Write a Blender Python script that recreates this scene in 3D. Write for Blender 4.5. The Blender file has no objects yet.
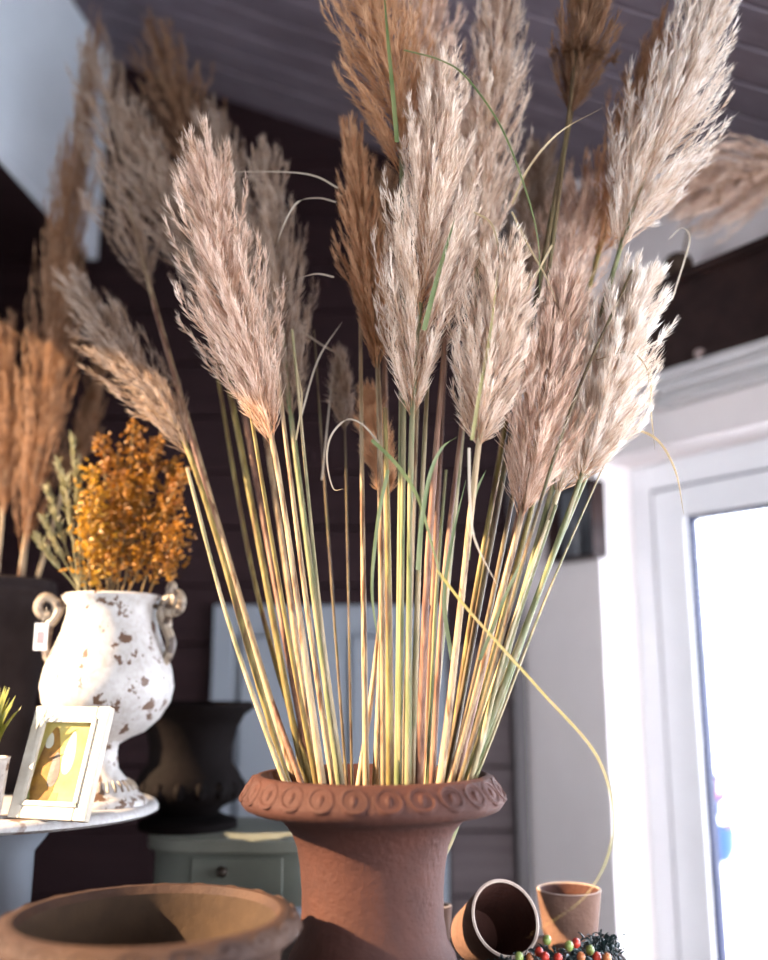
import bpy, math, random
import numpy as np
from mathutils import Vector, Matrix, Quaternion

R = math.radians
PI = math.pi
scene = bpy.context.scene
COL = scene.collection

# ------------------------------------------------------------------ camera
PITCH = R(12.0); FPX = 950.0; CAMZ = 1.4
CP, SP = math.cos(PITCH), math.sin(PITCH)
cam = bpy.data.cameras.new('camera')
cam.sensor_fit = 'VERTICAL'; cam.sensor_height = 36.0
cam.lens = FPX / 960 * 36.0
cam.clip_start = 0.02
cam.dof.use_dof = True
cam.dof.focus_distance = 1.60
cam.dof.aperture_fstop = 0.95
camo = bpy.data.objects.new('camera', cam); COL.objects.link(camo)
camo.location = (0, 0, CAMZ); camo.rotation_euler = (PI / 2 + PITCH, 0, 0)
scene.camera = camo

# ------------------------------------------------------------------ world, sun, exposure
w = bpy.data.worlds.new('world'); scene.world = w; w.use_nodes = True
bg = w.node_tree.nodes['Background']
_nt = w.node_tree                              # open sky, weighted brighter to the right to light the plumes
_tc = _nt.nodes.new('ShaderNodeTexCoord'); _sx = _nt.nodes.new('ShaderNodeSeparateXYZ')
_mr = _nt.nodes.new('ShaderNodeMapRange')
_mr.inputs['From Min'].default_value = -0.2; _mr.inputs['From Max'].default_value = 0.9
_mr.inputs['To Min'].default_value = 1.8; _mr.inputs['To Max'].default_value = 8.0
_nt.links.new(_tc.outputs['Generated'], _sx.inputs[0]); _nt.links.new(_sx.outputs['X'], _mr.inputs['Value'])
_nt.links.new(_mr.outputs['Result'], bg.inputs['Strength'])
bg.inputs['Color'].default_value = (0.86, 0.91, 1.0, 1)
SUN_DIR = Vector((1.0, 0.25, -0.53)).normalized()
sl = bpy.data.lights.new('sun', 'SUN'); sl.energy = 9.0; sl.angle = R(1.0); sl.color = (1.0, 0.72, 0.44)
so = bpy.data.objects.new('sun', sl); COL.objects.link(so)
so.location = (-3, 0.5, 4); so.rotation_euler = SUN_DIR.to_track_quat('-Z', 'Y').to_euler()
vs = scene.view_settings
vs.view_transform = 'Standard'; vs.look = 'None'; vs.gamma = 1.0; vs.exposure = 1.85
vs.use_curve_mapping = False
def portal(name, loc, normal, sx, sy):
    l = bpy.data.lights.new(name, 'AREA'); l.shape = 'RECTANGLE'; l.size = sx; l.size_y = sy
    l.cycles.is_portal = True
    o = bpy.data.objects.new(name, l); COL.objects.link(o); o.location = loc
    o.rotation_euler = Vector(normal).to_track_quat('-Z', 'Z').to_euler()
    return o

# ------------------------------------------------------------------ picture geometry helpers
def ray(x, y):
    u = (x - 384) / FPX; v = (480 - y) / FPX
    return Vector((u, CP - v * SP, SP + v * CP))
def at(x, y, Y):
    d = ray(x, y); return Vector((0, 0, CAMZ)) + d * (Y / d.y)
def mpp(y, Y):                      # metres per pixel at depth Y
    return Y / ray(384, y).y / FPX
def xat(px, Y, z):
    return (px - 384) / FPX * (Y * CP + (z - CAMZ) * SP)
def zat(y, Y):
    return at(384, y, Y).z

# ------------------------------------------------------------------ material helpers
def nodes_of(name):
    m = bpy.data.materials.new(name); m.use_nodes = True
    nt = m.node_tree; b = nt.nodes['Principled BSDF']
    return m, nt, b
def N(nt, t, **kw):
    n = nt.nodes.new(t)
    for k, v in kw.items():
        if k in n.inputs: n.inputs[k].default_value = v
        else: setattr(n, k, v)
    return n
def ramp(nt, stops):
    r = nt.nodes.new('ShaderNodeValToRGB'); e = r.color_ramp.elements
    while len(e) < len(stops): e.new(0.5)
    for i, (p, c) in enumerate(stops):
        e[i].position = p; e[i].color = (*c, 1) if len(c) == 3 else c
    return r
def coords(nt, scale=(1, 1, 1), kind='Object'):
    tc = nt.nodes.new('ShaderNodeTexCoord'); mp = nt.nodes.new('ShaderNodeMapping')
    mp.inputs['Scale'].default_value = scale
    nt.links.new(tc.outputs[kind], mp.inputs['Vector'])
    return mp.outputs['Vector']
TONE = {'white_door_paint': 1.0, 'white_plaster': 0.95, 'pale_concrete': 1.0, 'bluish_white_plaster': 0.95, 'white_card': 0.8, 'pale_print': 0.5, 'yellow_print': 0.55,
        'tan_stem': 0.58, 'yellow_green_stem': 0.50, 'green_stem': 0.50, 'rosy_stem': 0.55, 'pale_stem': 0.60,
        'brown_terracotta': 0.27, 'rust_brown_clay': 0.27, 'sandy_lining': 0.20, 'dark_brown_iron': 0.15, 'old_bluish_white_paint': 0.36, 'old_grey_paint': 0.6, 'grey_green_paint': 0.75, 'sunlit_taupe_boards': 0.95, 'dark_taupe_boards': 0.42, 'dark_brown_paint': 0.45, 'grey_painted_boards': 1.0, 'cream_frame_paint': 0.8}
def mat(name, c1, c2=None, scale=(8, 8, 8), rough=0.6, bump=0.0, bscale=None, lo=0.35, hi=0.65, detail=5, metal=0.0, spec=0.22, third=None):
    m, nt, b = nodes_of(name)
    kk = TONE.get(name, 0.62)
    c1 = tuple(c * kk for c in c1); c2 = None if c2 is None else tuple(c * kk for c in c2); third = None if third is None else tuple(c * kk for c in third)
    b.inputs['Roughness'].default_value = rough; b.inputs['Metallic'].default_value = metal
    b.inputs['Specular IOR Level'].default_value = spec
    if c2 is None: c2 = tuple(c * 0.8 for c in c1)
    n = N(nt, 'ShaderNodeTexNoise', Scale=1.0, Detail=float(detail), Roughness=0.6)
    nt.links.new(coords(nt, scale), n.inputs['Vector'])
    st = [(lo, c1), (hi, c2)] if third is None else [(lo, c1), ((lo + hi) / 2, c2), (hi, third)]
    r = ramp(nt, st); nt.links.new(n.outputs['Fac'], r.inputs['Fac'])
    nt.links.new(r.outputs['Color'], b.inputs['Base Color'])
    if bump:
        n2 = N(nt, 'ShaderNodeTexNoise', Scale=1.0, Detail=6.0, Roughness=0.65)
        nt.links.new(coords(nt, bscale or scale), n2.inputs['Vector'])
        bp = N(nt, 'ShaderNodeBump', Strength=bump, Distance=0.01)
        nt.links.new(n2.outputs['Fac'], bp.inputs['Height']); nt.links.new(bp.outputs['Normal'], b.inputs['Normal'])
    return m
def chipped(name, paint, rust, scale=22, thr=0.60, rough=0.5):
    m, nt, b = nodes_of(name); b.inputs['Roughness'].default_value = rough
    paint = tuple(c * .60 for c in paint); rust = tuple(c * .6 for c in rust)
    v = coords(nt, (1, 1, 0.8))
    n = N(nt, 'ShaderNodeTexNoise', Scale=float(scale), Detail=4.0, Roughness=0.55)
    nt.links.new(v, n.inputs['Vector'])
    r = ramp(nt, [(thr, paint), (thr + 0.035, rust)]); nt.links.new(n.outputs['Fac'], r.inputs['Fac'])
    n3 = N(nt, 'ShaderNodeTexNoise', Scale=90.0, Detail=3.0)
    nt.links.new(v, n3.inputs['Vector'])
    mx = N(nt, 'ShaderNodeMix', data_type='RGBA', blend_type='MULTIPLY')
    r3 = ramp(nt, [(0.3, (0.8, 0.78, 0.75)), (0.6, (1, 1, 1))]); nt.links.new(n3.outputs['Fac'], r3.inputs['Fac'])
    mx.inputs[0].default_value = 1.0
    nt.links.new(r.outputs['Color'], mx.inputs[6]); nt.links.new(r3.outputs['Color'], mx.inputs[7])
    nt.links.new(mx.outputs[2], b.inputs['Base Color'])
    bp = N(nt, 'ShaderNodeBump', Strength=0.4, Distance=0.004)
    bp.invert = True
    nt.links.new(n.outputs['Fac'], bp.inputs['Height']); nt.links.new(bp.outputs['Normal'], b.inputs['Normal'])
    return m
def plume_mat(name, root, tip):
    m = bpy.data.materials.new(name); m.use_nodes = True; nt = m.node_tree
    out = nt.nodes['Material Output']; nt.nodes.remove(nt.nodes['Principled BSDF'])
    a = nt.nodes.new('ShaderNodeAttribute'); a.attribute_name = 'tip'
    r = ramp(nt, [(0.0, root), (0.75, tip)]); nt.links.new(a.outputs['Fac'], r.inputs['Fac'])
    n = N(nt, 'ShaderNodeTexNoise', Scale=28.0, Detail=2.0)
    nt.links.new(coords(nt), n.inputs['Vector'])
    r2 = ramp(nt, [(0.3, (0.74, 0.64, 0.55)), (0.62, (1, 1, 1))]); nt.links.new(n.outputs['Fac'], r2.inputs['Fac'])
    mx = N(nt, 'ShaderNodeMix', data_type='RGBA', blend_type='MULTIPLY'); mx.inputs[0].default_value = 1.0
    nt.links.new(r.outputs['Color'], mx.inputs[6]); nt.links.new(r2.outputs['Color'], mx.inputs[7])
    d = nt.nodes.new('ShaderNodeBsdfDiffuse'); t = nt.nodes.new('ShaderNodeBsdfTranslucent')
    ms = nt.nodes.new('ShaderNodeMixShader'); ms.inputs[0].default_value = 0.45
    nt.links.new(mx.outputs[2], d.inputs['Color']); nt.links.new(mx.outputs[2], t.inputs['Color'])
    nt.links.new(d.outputs[0], ms.inputs[1]); nt.links.new(t.outputs[0], ms.inputs[2])
    nt.links.new(ms.outputs[0], out.inputs['Surface'])
    return m
def leaf_mat(name, c1, c2):
    m = bpy.data.materials.new(name); m.use_nodes = True; nt = m.node_tree
    out = nt.nodes['Material Output']; b = nt.nodes['Principled BSDF']; b.inputs['Roughness'].default_value = 0.5
    c1 = tuple(c * .7 for c in c1); c2 = tuple(c * .7 for c in c2)
    n = N(nt, 'ShaderNodeTexNoise', Scale=14.0, Detail=3.0); nt.links.new(coords(nt), n.inputs['Vector'])
    r = ramp(nt, [(0.35, c1), (0.65, c2)]); nt.links.new(n.outputs['Fac'], r.inputs['Fac'])
    t = nt.nodes.new('ShaderNodeBsdfTranslucent'); ms = nt.nodes.new('ShaderNodeMixShader'); ms.inputs[0].default_value = 0.3
    nt.links.new(r.outputs['Color'], b.inputs['Base Color']); nt.links.new(r.outputs['Color'], t.inputs['Color'])
    nt.links.new(b.outputs[0], ms.inputs[1]); nt.links.new(t.outputs[0], ms.inputs[2])
    nt.links.new(ms.outputs[0], out.inputs['Surface'])
    return m

M = {}
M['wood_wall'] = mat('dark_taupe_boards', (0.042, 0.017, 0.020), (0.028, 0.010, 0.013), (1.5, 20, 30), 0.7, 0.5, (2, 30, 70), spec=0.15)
M['sunlit_taupe'] = mat('sunlit_taupe_boards', (0.085, 0.066, 0.068), (0.06, 0.045, 0.047), (2, 25, 35), 0.7, 0.6, (3, 40, 110), spec=0.2)
M['wood_ceiling'] = mat('grey_painted_boards', (0.17, 0.14, 0.165), (0.13, 0.105, 0.125), (1.5, 14, 20), 0.6, 0.2, spec=0.2)
M['post'] = mat('grey_post_paint', (0.16, 0.14, 0.145), (0.12, 0.105, 0.11), (20, 20, 2), 0.5, 0.2)
M['dark_paint'] = mat('dark_brown_paint', (0.045, 0.022, 0.024), (0.03, 0.014, 0.016), (5, 5, 5), 0.8, spec=0.1)
M['white_wall'] = mat('white_plaster', (0.90, 0.83, 0.82), (0.86, 0.79, 0.78), (6, 6, 6), 0.8, 0.15, (60, 60, 60))
M['blue_white'] = mat('bluish_white_plaster', (0.66, 0.72, 0.80), (0.60, 0.66, 0.74), (3, 3, 3), 0.8)
M['white_gloss'] = mat('white_door_paint', (0.90, 0.90, 0.92), (0.86, 0.86, 0.88), (5, 5, 5), 0.3)
M['ledge'] = mat('dull_white_ledge_paint', (0.88, 0.85, 0.85), (0.80, 0.77, 0.77), (6, 6, 6), 0.5)
M['gasket'] = mat('dark_blue_gasket', (0.03, 0.035, 0.10), (0.02, 0.025, 0.07), rough=0.5)
M['floor'] = mat('dark_floor_boards', (0.10, 0.07, 0.055), (0.06, 0.042, 0.035), (3, 25, 3), 0.5, 0.3)
M['concrete'] = mat('pale_concrete', (0.75, 0.75, 0.74), (0.68, 0.69, 0.70), (3, 3, 3), 0.85)
M['terracotta'] = mat('brown_terracotta', (0.175, 0.056, 0.036), (0.12, 0.038, 0.026), (14, 14, 14), 0.75, 0.35, (90, 90, 90))
M['terracotta_pale'] = mat('dusty_clay', (0.19, 0.105, 0.075), (0.14, 0.075, 0.055), (16, 16, 16), 0.85, 0.3, (90, 90, 90))
M['clay_rim'] = mat('pale_clay_edge', (0.52, 0.42, 0.36), (0.38, 0.28, 0.23), (30, 30, 30), 0.85)
M['bowl_clay'] = mat('rust_brown_clay', (0.16, 0.075, 0.042), (0.10, 0.045, 0.03), (12, 12, 12), 0.75, 0.4, (60, 60, 60))
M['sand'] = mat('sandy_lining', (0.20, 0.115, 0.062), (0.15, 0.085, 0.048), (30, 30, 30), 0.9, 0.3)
M['soil'] = mat('dark_soil', (0.03, 0.02, 0.015), (0.015, 0.01, 0.008), (60, 60, 60), 0.95, 0.8)
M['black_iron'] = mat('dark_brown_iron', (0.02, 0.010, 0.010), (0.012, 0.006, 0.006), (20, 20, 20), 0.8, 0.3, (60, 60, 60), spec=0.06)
M['lead_grey'] = mat('charcoal_zinc', (0.035, 0.026, 0.026), (0.02, 0.014, 0.014), (9, 9, 9), 0.85, 0.3, spec=0.05)
M['chip_white'] = chipped('chipped_white_enamel', (0.64, 0.61, 0.59), (0.15, 0.075, 0.04), 38, 0.585)
M['chip_handle'] = chipped('worn_cream_iron', (0.42, 0.33, 0.24), (0.10, 0.06, 0.04), 40, 0.50)
M['chip_top'] = chipped('worn_white_tabletop', (0.60, 0.58, 0.58), (0.25, 0.16, 0.12), 12, 0.60)
M['white_old'] = mat('old_bluish_white_paint', (0.45, 0.49, 0.56), (0.39, 0.43, 0.49), (6, 6, 2), 0.55, 0.15)
M['grey_old'] = mat('old_grey_paint', (0.36, 0.37, 0.40), (0.30, 0.31, 0.34), (6, 6, 2), 0.55, 0.15)
M['sage'] = mat('grey_green_paint', (0.135, 0.145, 0.122), (0.11, 0.12, 0.10), (8, 8, 8), 0.5, 0.1)
M['sage_top'] = mat('pale_sage_top', (0.22, 0.23, 0.19), (0.18, 0.19, 0.16), (8, 8, 8), 0.5)
M['knob'] = mat('dark_bronze', (0.06, 0.045, 0.035), rough=0.4, metal=0.6)
M['cream_frame'] = mat('cream_frame_paint', (0.55, 0.50, 0.42), (0.47, 0.42, 0.34), (30, 30, 30), 0.5, 0.1)
M['yellow'] = mat('yellow_print', (0.62, 0.46, 0.10), (0.60, 0.53, 0.20), (12, 12, 12), 0.7)
M['ochre'] = mat('ochre_print', (0.36, 0.18, 0.025), (0.14, 0.06, 0.015), (25, 25, 25), 0.7)
M['pale_print'] = mat('pale_print', (0.85, 0.80, 0.62), rough=0.7)
M['olive_print'] = mat('olive_print', (0.30, 0.32, 0.10), rough=0.7)
M['tag'] = mat('white_card', (0.8, 0.8, 0.82), rough=0.7)
M['tag_print'] = mat('pink_card_print', (0.55, 0.36, 0.40), rough=0.7)
M['string'] = mat('string', (0.5, 0.45, 0.38), rough=0.9)
M['crate'] = mat('dark_red_brown_wood', (0.055, 0.026, 0.022), (0.03, 0.014, 0.013), (3, 20, 20), 0.5, 0.3)
M['counter'] = mat('dark_walnut', (0.06, 0.035, 0.026), (0.035, 0.02, 0.016), (2, 18, 18), 0.45, 0.2)
M['orange_fl'] = leaf_mat('mustard_florets', (0.50, 0.22, 0.012), (0.32, 0.11, 0.01))
M['yellow_fl'] = leaf_mat('golden_florets', (0.70, 0.38, 0.03), (0.48, 0.22, 0.015))
M['wheat'] = leaf_mat('dull_wheat', (0.42, 0.36, 0.18), (0.30, 0.27, 0.12))
M['dry_stem'] = mat('dry_brown_stem', (0.30, 0.19, 0.07), (0.20, 0.12, 0.05), (20, 20, 5), 0.7)
M['leaf_yg'] = leaf_mat('yellow_green_leaf', (0.42, 0.40, 0.06), (0.25, 0.26, 0.05))
M['leaf_dark'] = leaf_mat('dark_blue_green_leaf', (0.010, 0.022, 0.022), (0.018, 0.034, 0.034))
M['berry_red'] = mat('red_berry', (0.55, 0.05, 0.03), rough=0.25)
M['berry_green'] = mat('green_berry', (0.28, 0.36, 0.10), rough=0.25)
M['berry_orange'] = mat('orange_berry', (0.65, 0.22, 0.08), rough=0.25)
M['blue'] = mat('blue_glaze', (0.05, 0.12, 0.30), rough=0.4)
M['pink'] = leaf_mat('pink_petals', (0.75, 0.15, 0.30), (0.8, 0.3, 0.4))
M['pod'] = mat('brown_pod', (0.12, 0.075, 0.05), (0.06, 0.035, 0.025), (40, 40, 40), 0.8, 0.6)
M['ornament'] = mat('pale_pink_stone', (0.40, 0.30, 0.28), rough=0.7)
# grass colours
M['cream'] = plume_mat('cream_plume', (0.48, 0.28, 0.16), (0.96, 0.86, 0.76))
M['white'] = plume_mat('white_plume', (0.58, 0.40, 0.27), (0.97, 0.93, 0.88))
M['beige'] = plume_mat('beige_plume', (0.46, 0.26, 0.16), (0.93, 0.77, 0.66))
M['tan'] = plume_mat('tan_plume', (0.46, 0.24, 0.12), (0.70, 0.45, 0.28))
M['brown'] = plume_mat('brown_plume', (0.22, 0.115, 0.065), (0.38, 0.24, 0.155))
M['grey'] = plume_mat('grey_plume', (0.25, 0.165, 0.115), (0.50, 0.40, 0.33))
def stem_mat(name, a, b_, c):
    return mat(name, a, b_, (75, 75, 9), 0.5, 0.25, (200, 200, 20), 0.34, 0.62, 6, third=c)
M['s_tan'] = stem_mat('tan_stem', (0.50, 0.34, 0.18), (0.56, 0.41, 0.25), (0.20, 0.10, 0.05))
M['s_yellow'] = stem_mat('yellow_green_stem', (0.42, 0.32, 0.13), (0.30, 0.23, 0.07), (0.18, 0.10, 0.04))
M['s_green'] = stem_mat('green_stem', (0.19, 0.23, 0.09), (0.28, 0.29, 0.14), (0.42, 0.34, 0.19))
M['s_rose'] = stem_mat('rosy_stem', (0.44, 0.28, 0.19), (0.34, 0.18, 0.12), (0.16, 0.07, 0.045))
M['s_pale'] = stem_mat('pale_stem', (0.58, 0.47, 0.32), (0.48, 0.38, 0.22), (0.27, 0.26, 0.13))
M['s_dark'] = stem_mat('dark_olive_stem', (0.11, 0.10, 0.04), (0.17, 0.12, 0.06), (0.08, 0.045, 0.025))
M['l_green'] = leaf_mat('green_blade', (0.13, 0.19, 0.06), (0.25, 0.28, 0.11))
M['l_tan'] = leaf_mat('tan_blade', (0.55, 0.42, 0.24), (0.45, 0.32, 0.17))
M['l_pale'] = leaf_mat('pale_blade', (0.66, 0.56, 0.44), (0.55, 0.45, 0.34))
M['l_yellow'] = leaf_mat('yellow_green_blade', (0.34, 0.32, 0.09), (0.44, 0.33, 0.16))
gm, gnt, gb = nodes_of('window_glass')
gnt.nodes.remove(gb)
_t = gnt.nodes.new('ShaderNodeBsdfTransparent'); _g = gnt.nodes.new('ShaderNodeBsdfGlossy'); _g.inputs['Roughness'].default_value = 0.02
_m = gnt.nodes.new('ShaderNodeMixShader'); _m.inputs[0].default_value = 0.06
_t.inputs['Color'].default_value = (0.95, 0.97, 1, 1)
gnt.links.new(_t.outputs[0], _m.inputs[1]); gnt.links.new(_g.outputs[0], _m.inputs[2])
gnt.links.new(_m.outputs[0], gnt.nodes['Material Output'].inputs['Surface'])
M['glass'] = gm

# ------------------------------------------------------------------ mesh helpers
class MB:
    def __init__(s): s.v = []; s.f = []
    def add(s, vs, fs):
        k = len(s.v); s.v += [tuple(p) for p in vs]; s.f += [tuple(i + k for i in f) for f in fs]; return s
    def box(s, a, b):
        x0, y0, z0 = a; x1, y1, z1 = b
        return s.add([(x0, y0, z0), (x1, y0, z0), (x1, y1, z0), (x0, y1, z0), (x0, y0, z1), (x1, y0, z1), (x1, y1, z1), (x0, y1, z1)],
                     [(0, 3, 2, 1), (4, 5, 6, 7), (0, 1, 5, 4), (1, 2, 6, 5), (2, 3, 7, 6), (3, 0, 4, 7)])
    def obox(s, fn, a, b):           # box mapped through fn
        t = MB().box(a, b); return s.add([fn(*p) for p in t.v], t.f)
    def lathe(s, prof, c, seg=64, closed=False):
        vs = []; fs = []; n = len(prof)
        for i in range(seg):
            a = 2 * PI * i / seg; ca, sa = math.cos(a), math.sin(a)
            for r, z in prof: vs.append((c[0] + r * ca, c[1] + r * sa, c[2] + z))
        m = n if closed else n - 1
        for i in range(seg):
            j = (i + 1) % seg
            for k in range(m):
                k2 = (k + 1) % n
                fs.append((i * n + k, j * n + k, j * n + k2, i * n + k2))
        return s.add(vs, fs)
    def tube(s, pts, rad, seg=8, cap=True):
        pts = [Vector(p) for p in pts]; n = len(pts)
        if not hasattr(rad, '__len__'): rad = [rad] * n
        vs = []; fs = []
        t0 = (pts[1] - pts[0]).normalized()
        u = t0.orthogonal().normalized()
        for i, p in enumerate(pts):
            t = (pts[min(i + 1, n - 1)] - pts[max(i - 1, 0)]).normalized()
            u = (u - t * u.dot(t)).normalized(); v = t.cross(u)
            for k in range(seg):
                a = 2 * PI * k / seg
                vs.append(p + (u * math.cos(a) + v * math.sin(a)) * rad[i])
        for i in range(n - 1):
            for k in range(seg):
                k2 = (k + 1) % seg
                fs.append((i * seg + k, i * seg + k2, (i + 1) * seg + k2, (i + 1) * seg + k))
        if cap:
            fs.append(tuple(range(seg - 1, -1, -1))); fs.append(tuple((n - 1) * seg + k for k in range(seg)))
        return s.add(vs, fs)
    def ball(s, c, r, seg=12, rings=8, sc=(1, 1, 1), rot=None):
        vs = []; fs = []
        for i in range(rings + 1):
            th = PI * i / rings
            for k in range(seg):
                a = 2 * PI * k / seg
                p = Vector((r * sc[0] * math.sin(th) * math.cos(a), r * sc[1] * math.sin(th) * math.sin(a), r * sc[2] * math.cos(th)))
                if rot is not None: p = rot @ p
                vs.append(Vector(c) + p)
        for i in range(rings):
            for k in range(seg):
                k2 = (k + 1) % seg
                fs.append((i * seg + k, (i + 1) * seg + k, (i + 1) * seg + k2, i * seg + k2))
        return s.add(vs, fs)
    def ribbon(s, pts, wid, side=None, fold=0.25):
        pts = [Vector(p) for p in pts]; n = len(pts); vs = []; fs = []
        for i, p in enumerate(pts):
            t = (pts[min(i + 1, n - 1)] - pts[max(i - 1, 0)]).normalized()
            sd = Vector(side) if side else Vector((0.8, -0.5, 0.3))
            sd = (sd - t * sd.dot(t)).normalized(); nn = t.cross(sd)
            f = i / (n - 1); ww = wid * (1 - f ** 3) * 0.5 + 0.0002
            vs += [p - sd * ww, p + nn * ww * fold, p + sd * ww]
        for i in range(n - 1):
            for k in range(2):
                fs.append((i * 3 + k, i * 3 + k + 1, (i + 1) * 3 + k + 1, (i + 1) * 3 + k))
        return s.add(vs, fs)
def obj(name, mb, m, parent=None, smooth=True, bevel=0.0, ang=40, origin=None):
    me = bpy.data.meshes.new(name)
    off = Vector((0, 0, 0))
    if parent is not None:
        q = parent
        while q is not None: off += q.location; q = q.parent
    org = Vector(origin) if origin is not None else (Vector((0, 0, 0)) if parent is None else off)
    v = [(p[0] - org.x, p[1] - org.y, p[2] - org.z) for p in mb.v]
    me.from_pydata(v, [], mb.f); me.update()
    me.materials.append(M[m])
    o = bpy.data.objects.new(name, me); COL.objects.link(o)
    if parent is not None:
        o.parent = parent; o.location = org - off
    else: o.location = org
    if smooth:
        me.shade_smooth(); me.set_sharp_from_angle(angle=R(ang))
    if bevel:
        b = o.modifiers.new('bevel', 'BEVEL'); b.width = bevel; b.segments = 2; b.limit_method = 'ANGLE'
    return o
def tag(o, label, cat, group=None):
    o['label'] = label; o['category'] = cat; o['kind'] = 'thing'
    if group: o['group'] = group
    return o
def thing(name, label, cat, loc, group=None):
    o = bpy.data.objects.new(name, None); COL.objects.link(o); o.location = loc
    o.empty_display_size = 0.05
    return tag(o, label, cat, group)
def struct(name, mb, m, parent=None, **kw):
    o = obj(name, mb, m, parent, **kw)
    if parent is None: o['kind'] = 'structure'
    return o
def catmull(ps, n=12):
    ps = [Vector(p) for p in ps]
    q = [ps[0] * 2 - ps[1]] + ps + [ps[-1] * 2 - ps[-2]]
    out = []
    for i in range(1, len(q) - 2):
        for k in range(n):
            t = k / n; a, b, c, d = q[i - 1], q[i], q[i + 1], q[i + 2]
            out.append(0.5 * ((2 * b) + (c - a) * t + (2 * a - 5 * b + 4 * c - d) * t * t + (3 * b - a - 3 * c + d) * t ** 3))
    out.append(ps[-1]); return out

# ------------------------------------------------------------------ the room
YB = 2.9
XL = -1.40
XC = xat(526, YB, 1.3)                       # corner between back wall and door wall
CORN = Vector((XC, YB, 0))
WA = R(36); WD = Vector((math.sin(WA), -math.cos(WA), 0)); WN = Vector((-math.cos(WA), -math.sin(WA), 0))
def W(t, off, z):                             # point on the door wall; off > 0 is into the room
    p = CORN + WD * t + WN * off; return (p.x, p.y, z)
def wall_hit(px, py, off=0.0):
    d = ray(px, py); o = Vector((0, 0, CAMZ)); c = CORN + WN * off
    k = (c - o).dot(WN) / d.dot(WN); p = o + d * k
    return (p - c).dot(WD), p.z
# ceiling plane through three sighted points
_a = at(215, 95, YB); _b = at(350, 140, YB)
SX = (_b.z - _a.z) / (_b.x - _a.x)
_t, _ = wall_hit(768, 300); _p = Vector(W(_t, 0, 0)); _pz = at(768, 146, _p.y).z
SY = (_pz - (_a.z + SX * (_p.x - _a.x))) / (_p.y - _a.y)
def ceil_z(x, y): return _a.z + SX * (x - _a.x) + SY * (y - _a.y)

mb = MB().box((-2.2, -2.0, -0.05), (2.6, YB + 0.1, 0.0))
struct('floor', mb, 'floor')
# back wall of horizontal boards
mb = MB(); bh = 0.177; z = 0.0; k = 0
off0 = zat(830, YB) % bh - bh
while z < 3.9:
    zz = off0 + k * bh
    mb.add([(XL - 0.1, YB, zz + 0.004), (XC + 0.3, YB, zz + 0.004), (XC + 0.3, YB, zz + bh - 0.006), (XL - 0.1, YB, zz + bh - 0.006),
            (XL - 0.1, YB + 0.012, zz + bh), (XC + 0.3, YB + 0.012, zz + bh), (XL - 0.1, YB + 0.012, zz), (XC + 0.3, YB + 0.012, zz)],
           [(0, 1, 2, 3), (3, 2, 5, 4), (6, 7, 1, 0)])
    z = zz + bh; k += 1
mb.box((XL - 0.1, YB + 0.012, 0), (XC + 0.3, YB + 0.1, 3.9))
struct('wall_back', mb, 'wood_wall', smooth=False)
# boards beside the corner in a lighter colour standing in for sunlight on them
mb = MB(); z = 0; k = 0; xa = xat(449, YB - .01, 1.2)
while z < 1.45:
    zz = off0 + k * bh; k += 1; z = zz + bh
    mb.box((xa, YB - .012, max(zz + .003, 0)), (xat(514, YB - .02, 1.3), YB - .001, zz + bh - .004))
struct('sunlit_board_panel', mb, 'sunlit_taupe', bevel=.002, smooth=False)
# corner post
px0 = xat(514, YB - 0.03, 1.3)
struct('trim_1', MB().box((px0, YB - 0.035, 0), (XC - 0.001, YB - 0.001, 3.2)), 'post', bevel=0.003)
# left wall with the shop window that lets the sun in
WY0, WY1, WZ0, WZ1 = 0.70, 1.98, 1.02, 2.57
mb = MB()
PY0, PY1, PZ = 2.435, 2.490, 1.87             # narrow slit added to let sun onto the corner boards
mb.box((XL - 0.15, -1.35, 0), (XL, WY0, 3.9)).box((XL - 0.15, WY1, 0), (XL, PY0, 3.9)).box((XL - 0.15, PY1, 0), (XL, YB, 3.9))
mb.box((XL - 0.15, PY0, 0), (XL, PY1, WZ0)).box((XL - 0.15, PY0, PZ), (XL, PY1, 3.9))
mb.box((XL - 0.15, WY0, 0), (XL, WY1, WZ0)).box((XL - 0.15, WY0, WZ1), (XL, WY1, 3.9))
struct('wall_left', mb, 'dark_paint', smooth=False)
portal('window_portal', (XL - 0.1, (WY0 + WY1) / 2, (WZ0 + WZ1) / 2), (1, 0, 0), WY1 - WY0, WZ1 - WZ0)
# front wall behind the viewer limits fill; right-hand opening added to light the plumes
FY = -1.3
mb = MB()
mb.box((XL - .1, FY - .1, 0), (0.75, FY, 3.9)).box((0.75, FY - .1, 2.45), (2.15, FY, 3.9)).box((0.75, FY - .1, 0), (2.15, FY, .75))
struct('wall_front', mb, 'dark_paint', smooth=False)
portal('front_portal', (1.45, FY - .05, 1.6), (0, 1, 0), 1.4, 1.7)
# white bulkhead along the left, dark underside
def at_z(x, y, z):
    d = ray(x, y); return Vector((0, 0, CAMZ)) + d * ((z - CAMZ) / d.z)
e1 = at(95, 257, YB - .02); e0 = at_z(0, 150, e1.z)
dirb = Vector((e1.x - e0.x, e1.y - e0.y, 0))
BZ = (e0.z + e1.z) / 2
def bx_at(y): return e1.x + dirb.x / dirb.y * (y - e1.y)
mb = MB(); y0, y1 = -1.35, YB
mb.add([(bx_at(y0), y0, e1.z), (bx_at(y1), y1, e1.z), (bx_at(y1), y1, 3.9), (bx_at(y0), y0, 3.9),
        (bx_at(y0) - .03, y0, e1.z), (bx_at(y1) - .03, y1, e1.z), (bx_at(y1) - .03, y1, 3.9), (bx_at(y0) - .03, y0, 3.9)],
       [(0, 1, 2, 3), (7, 6, 5, 4), (0, 4, 5, 1)])
struct('trim_2', mb, 'blue_white', smooth=False)
mb = MB()
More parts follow.
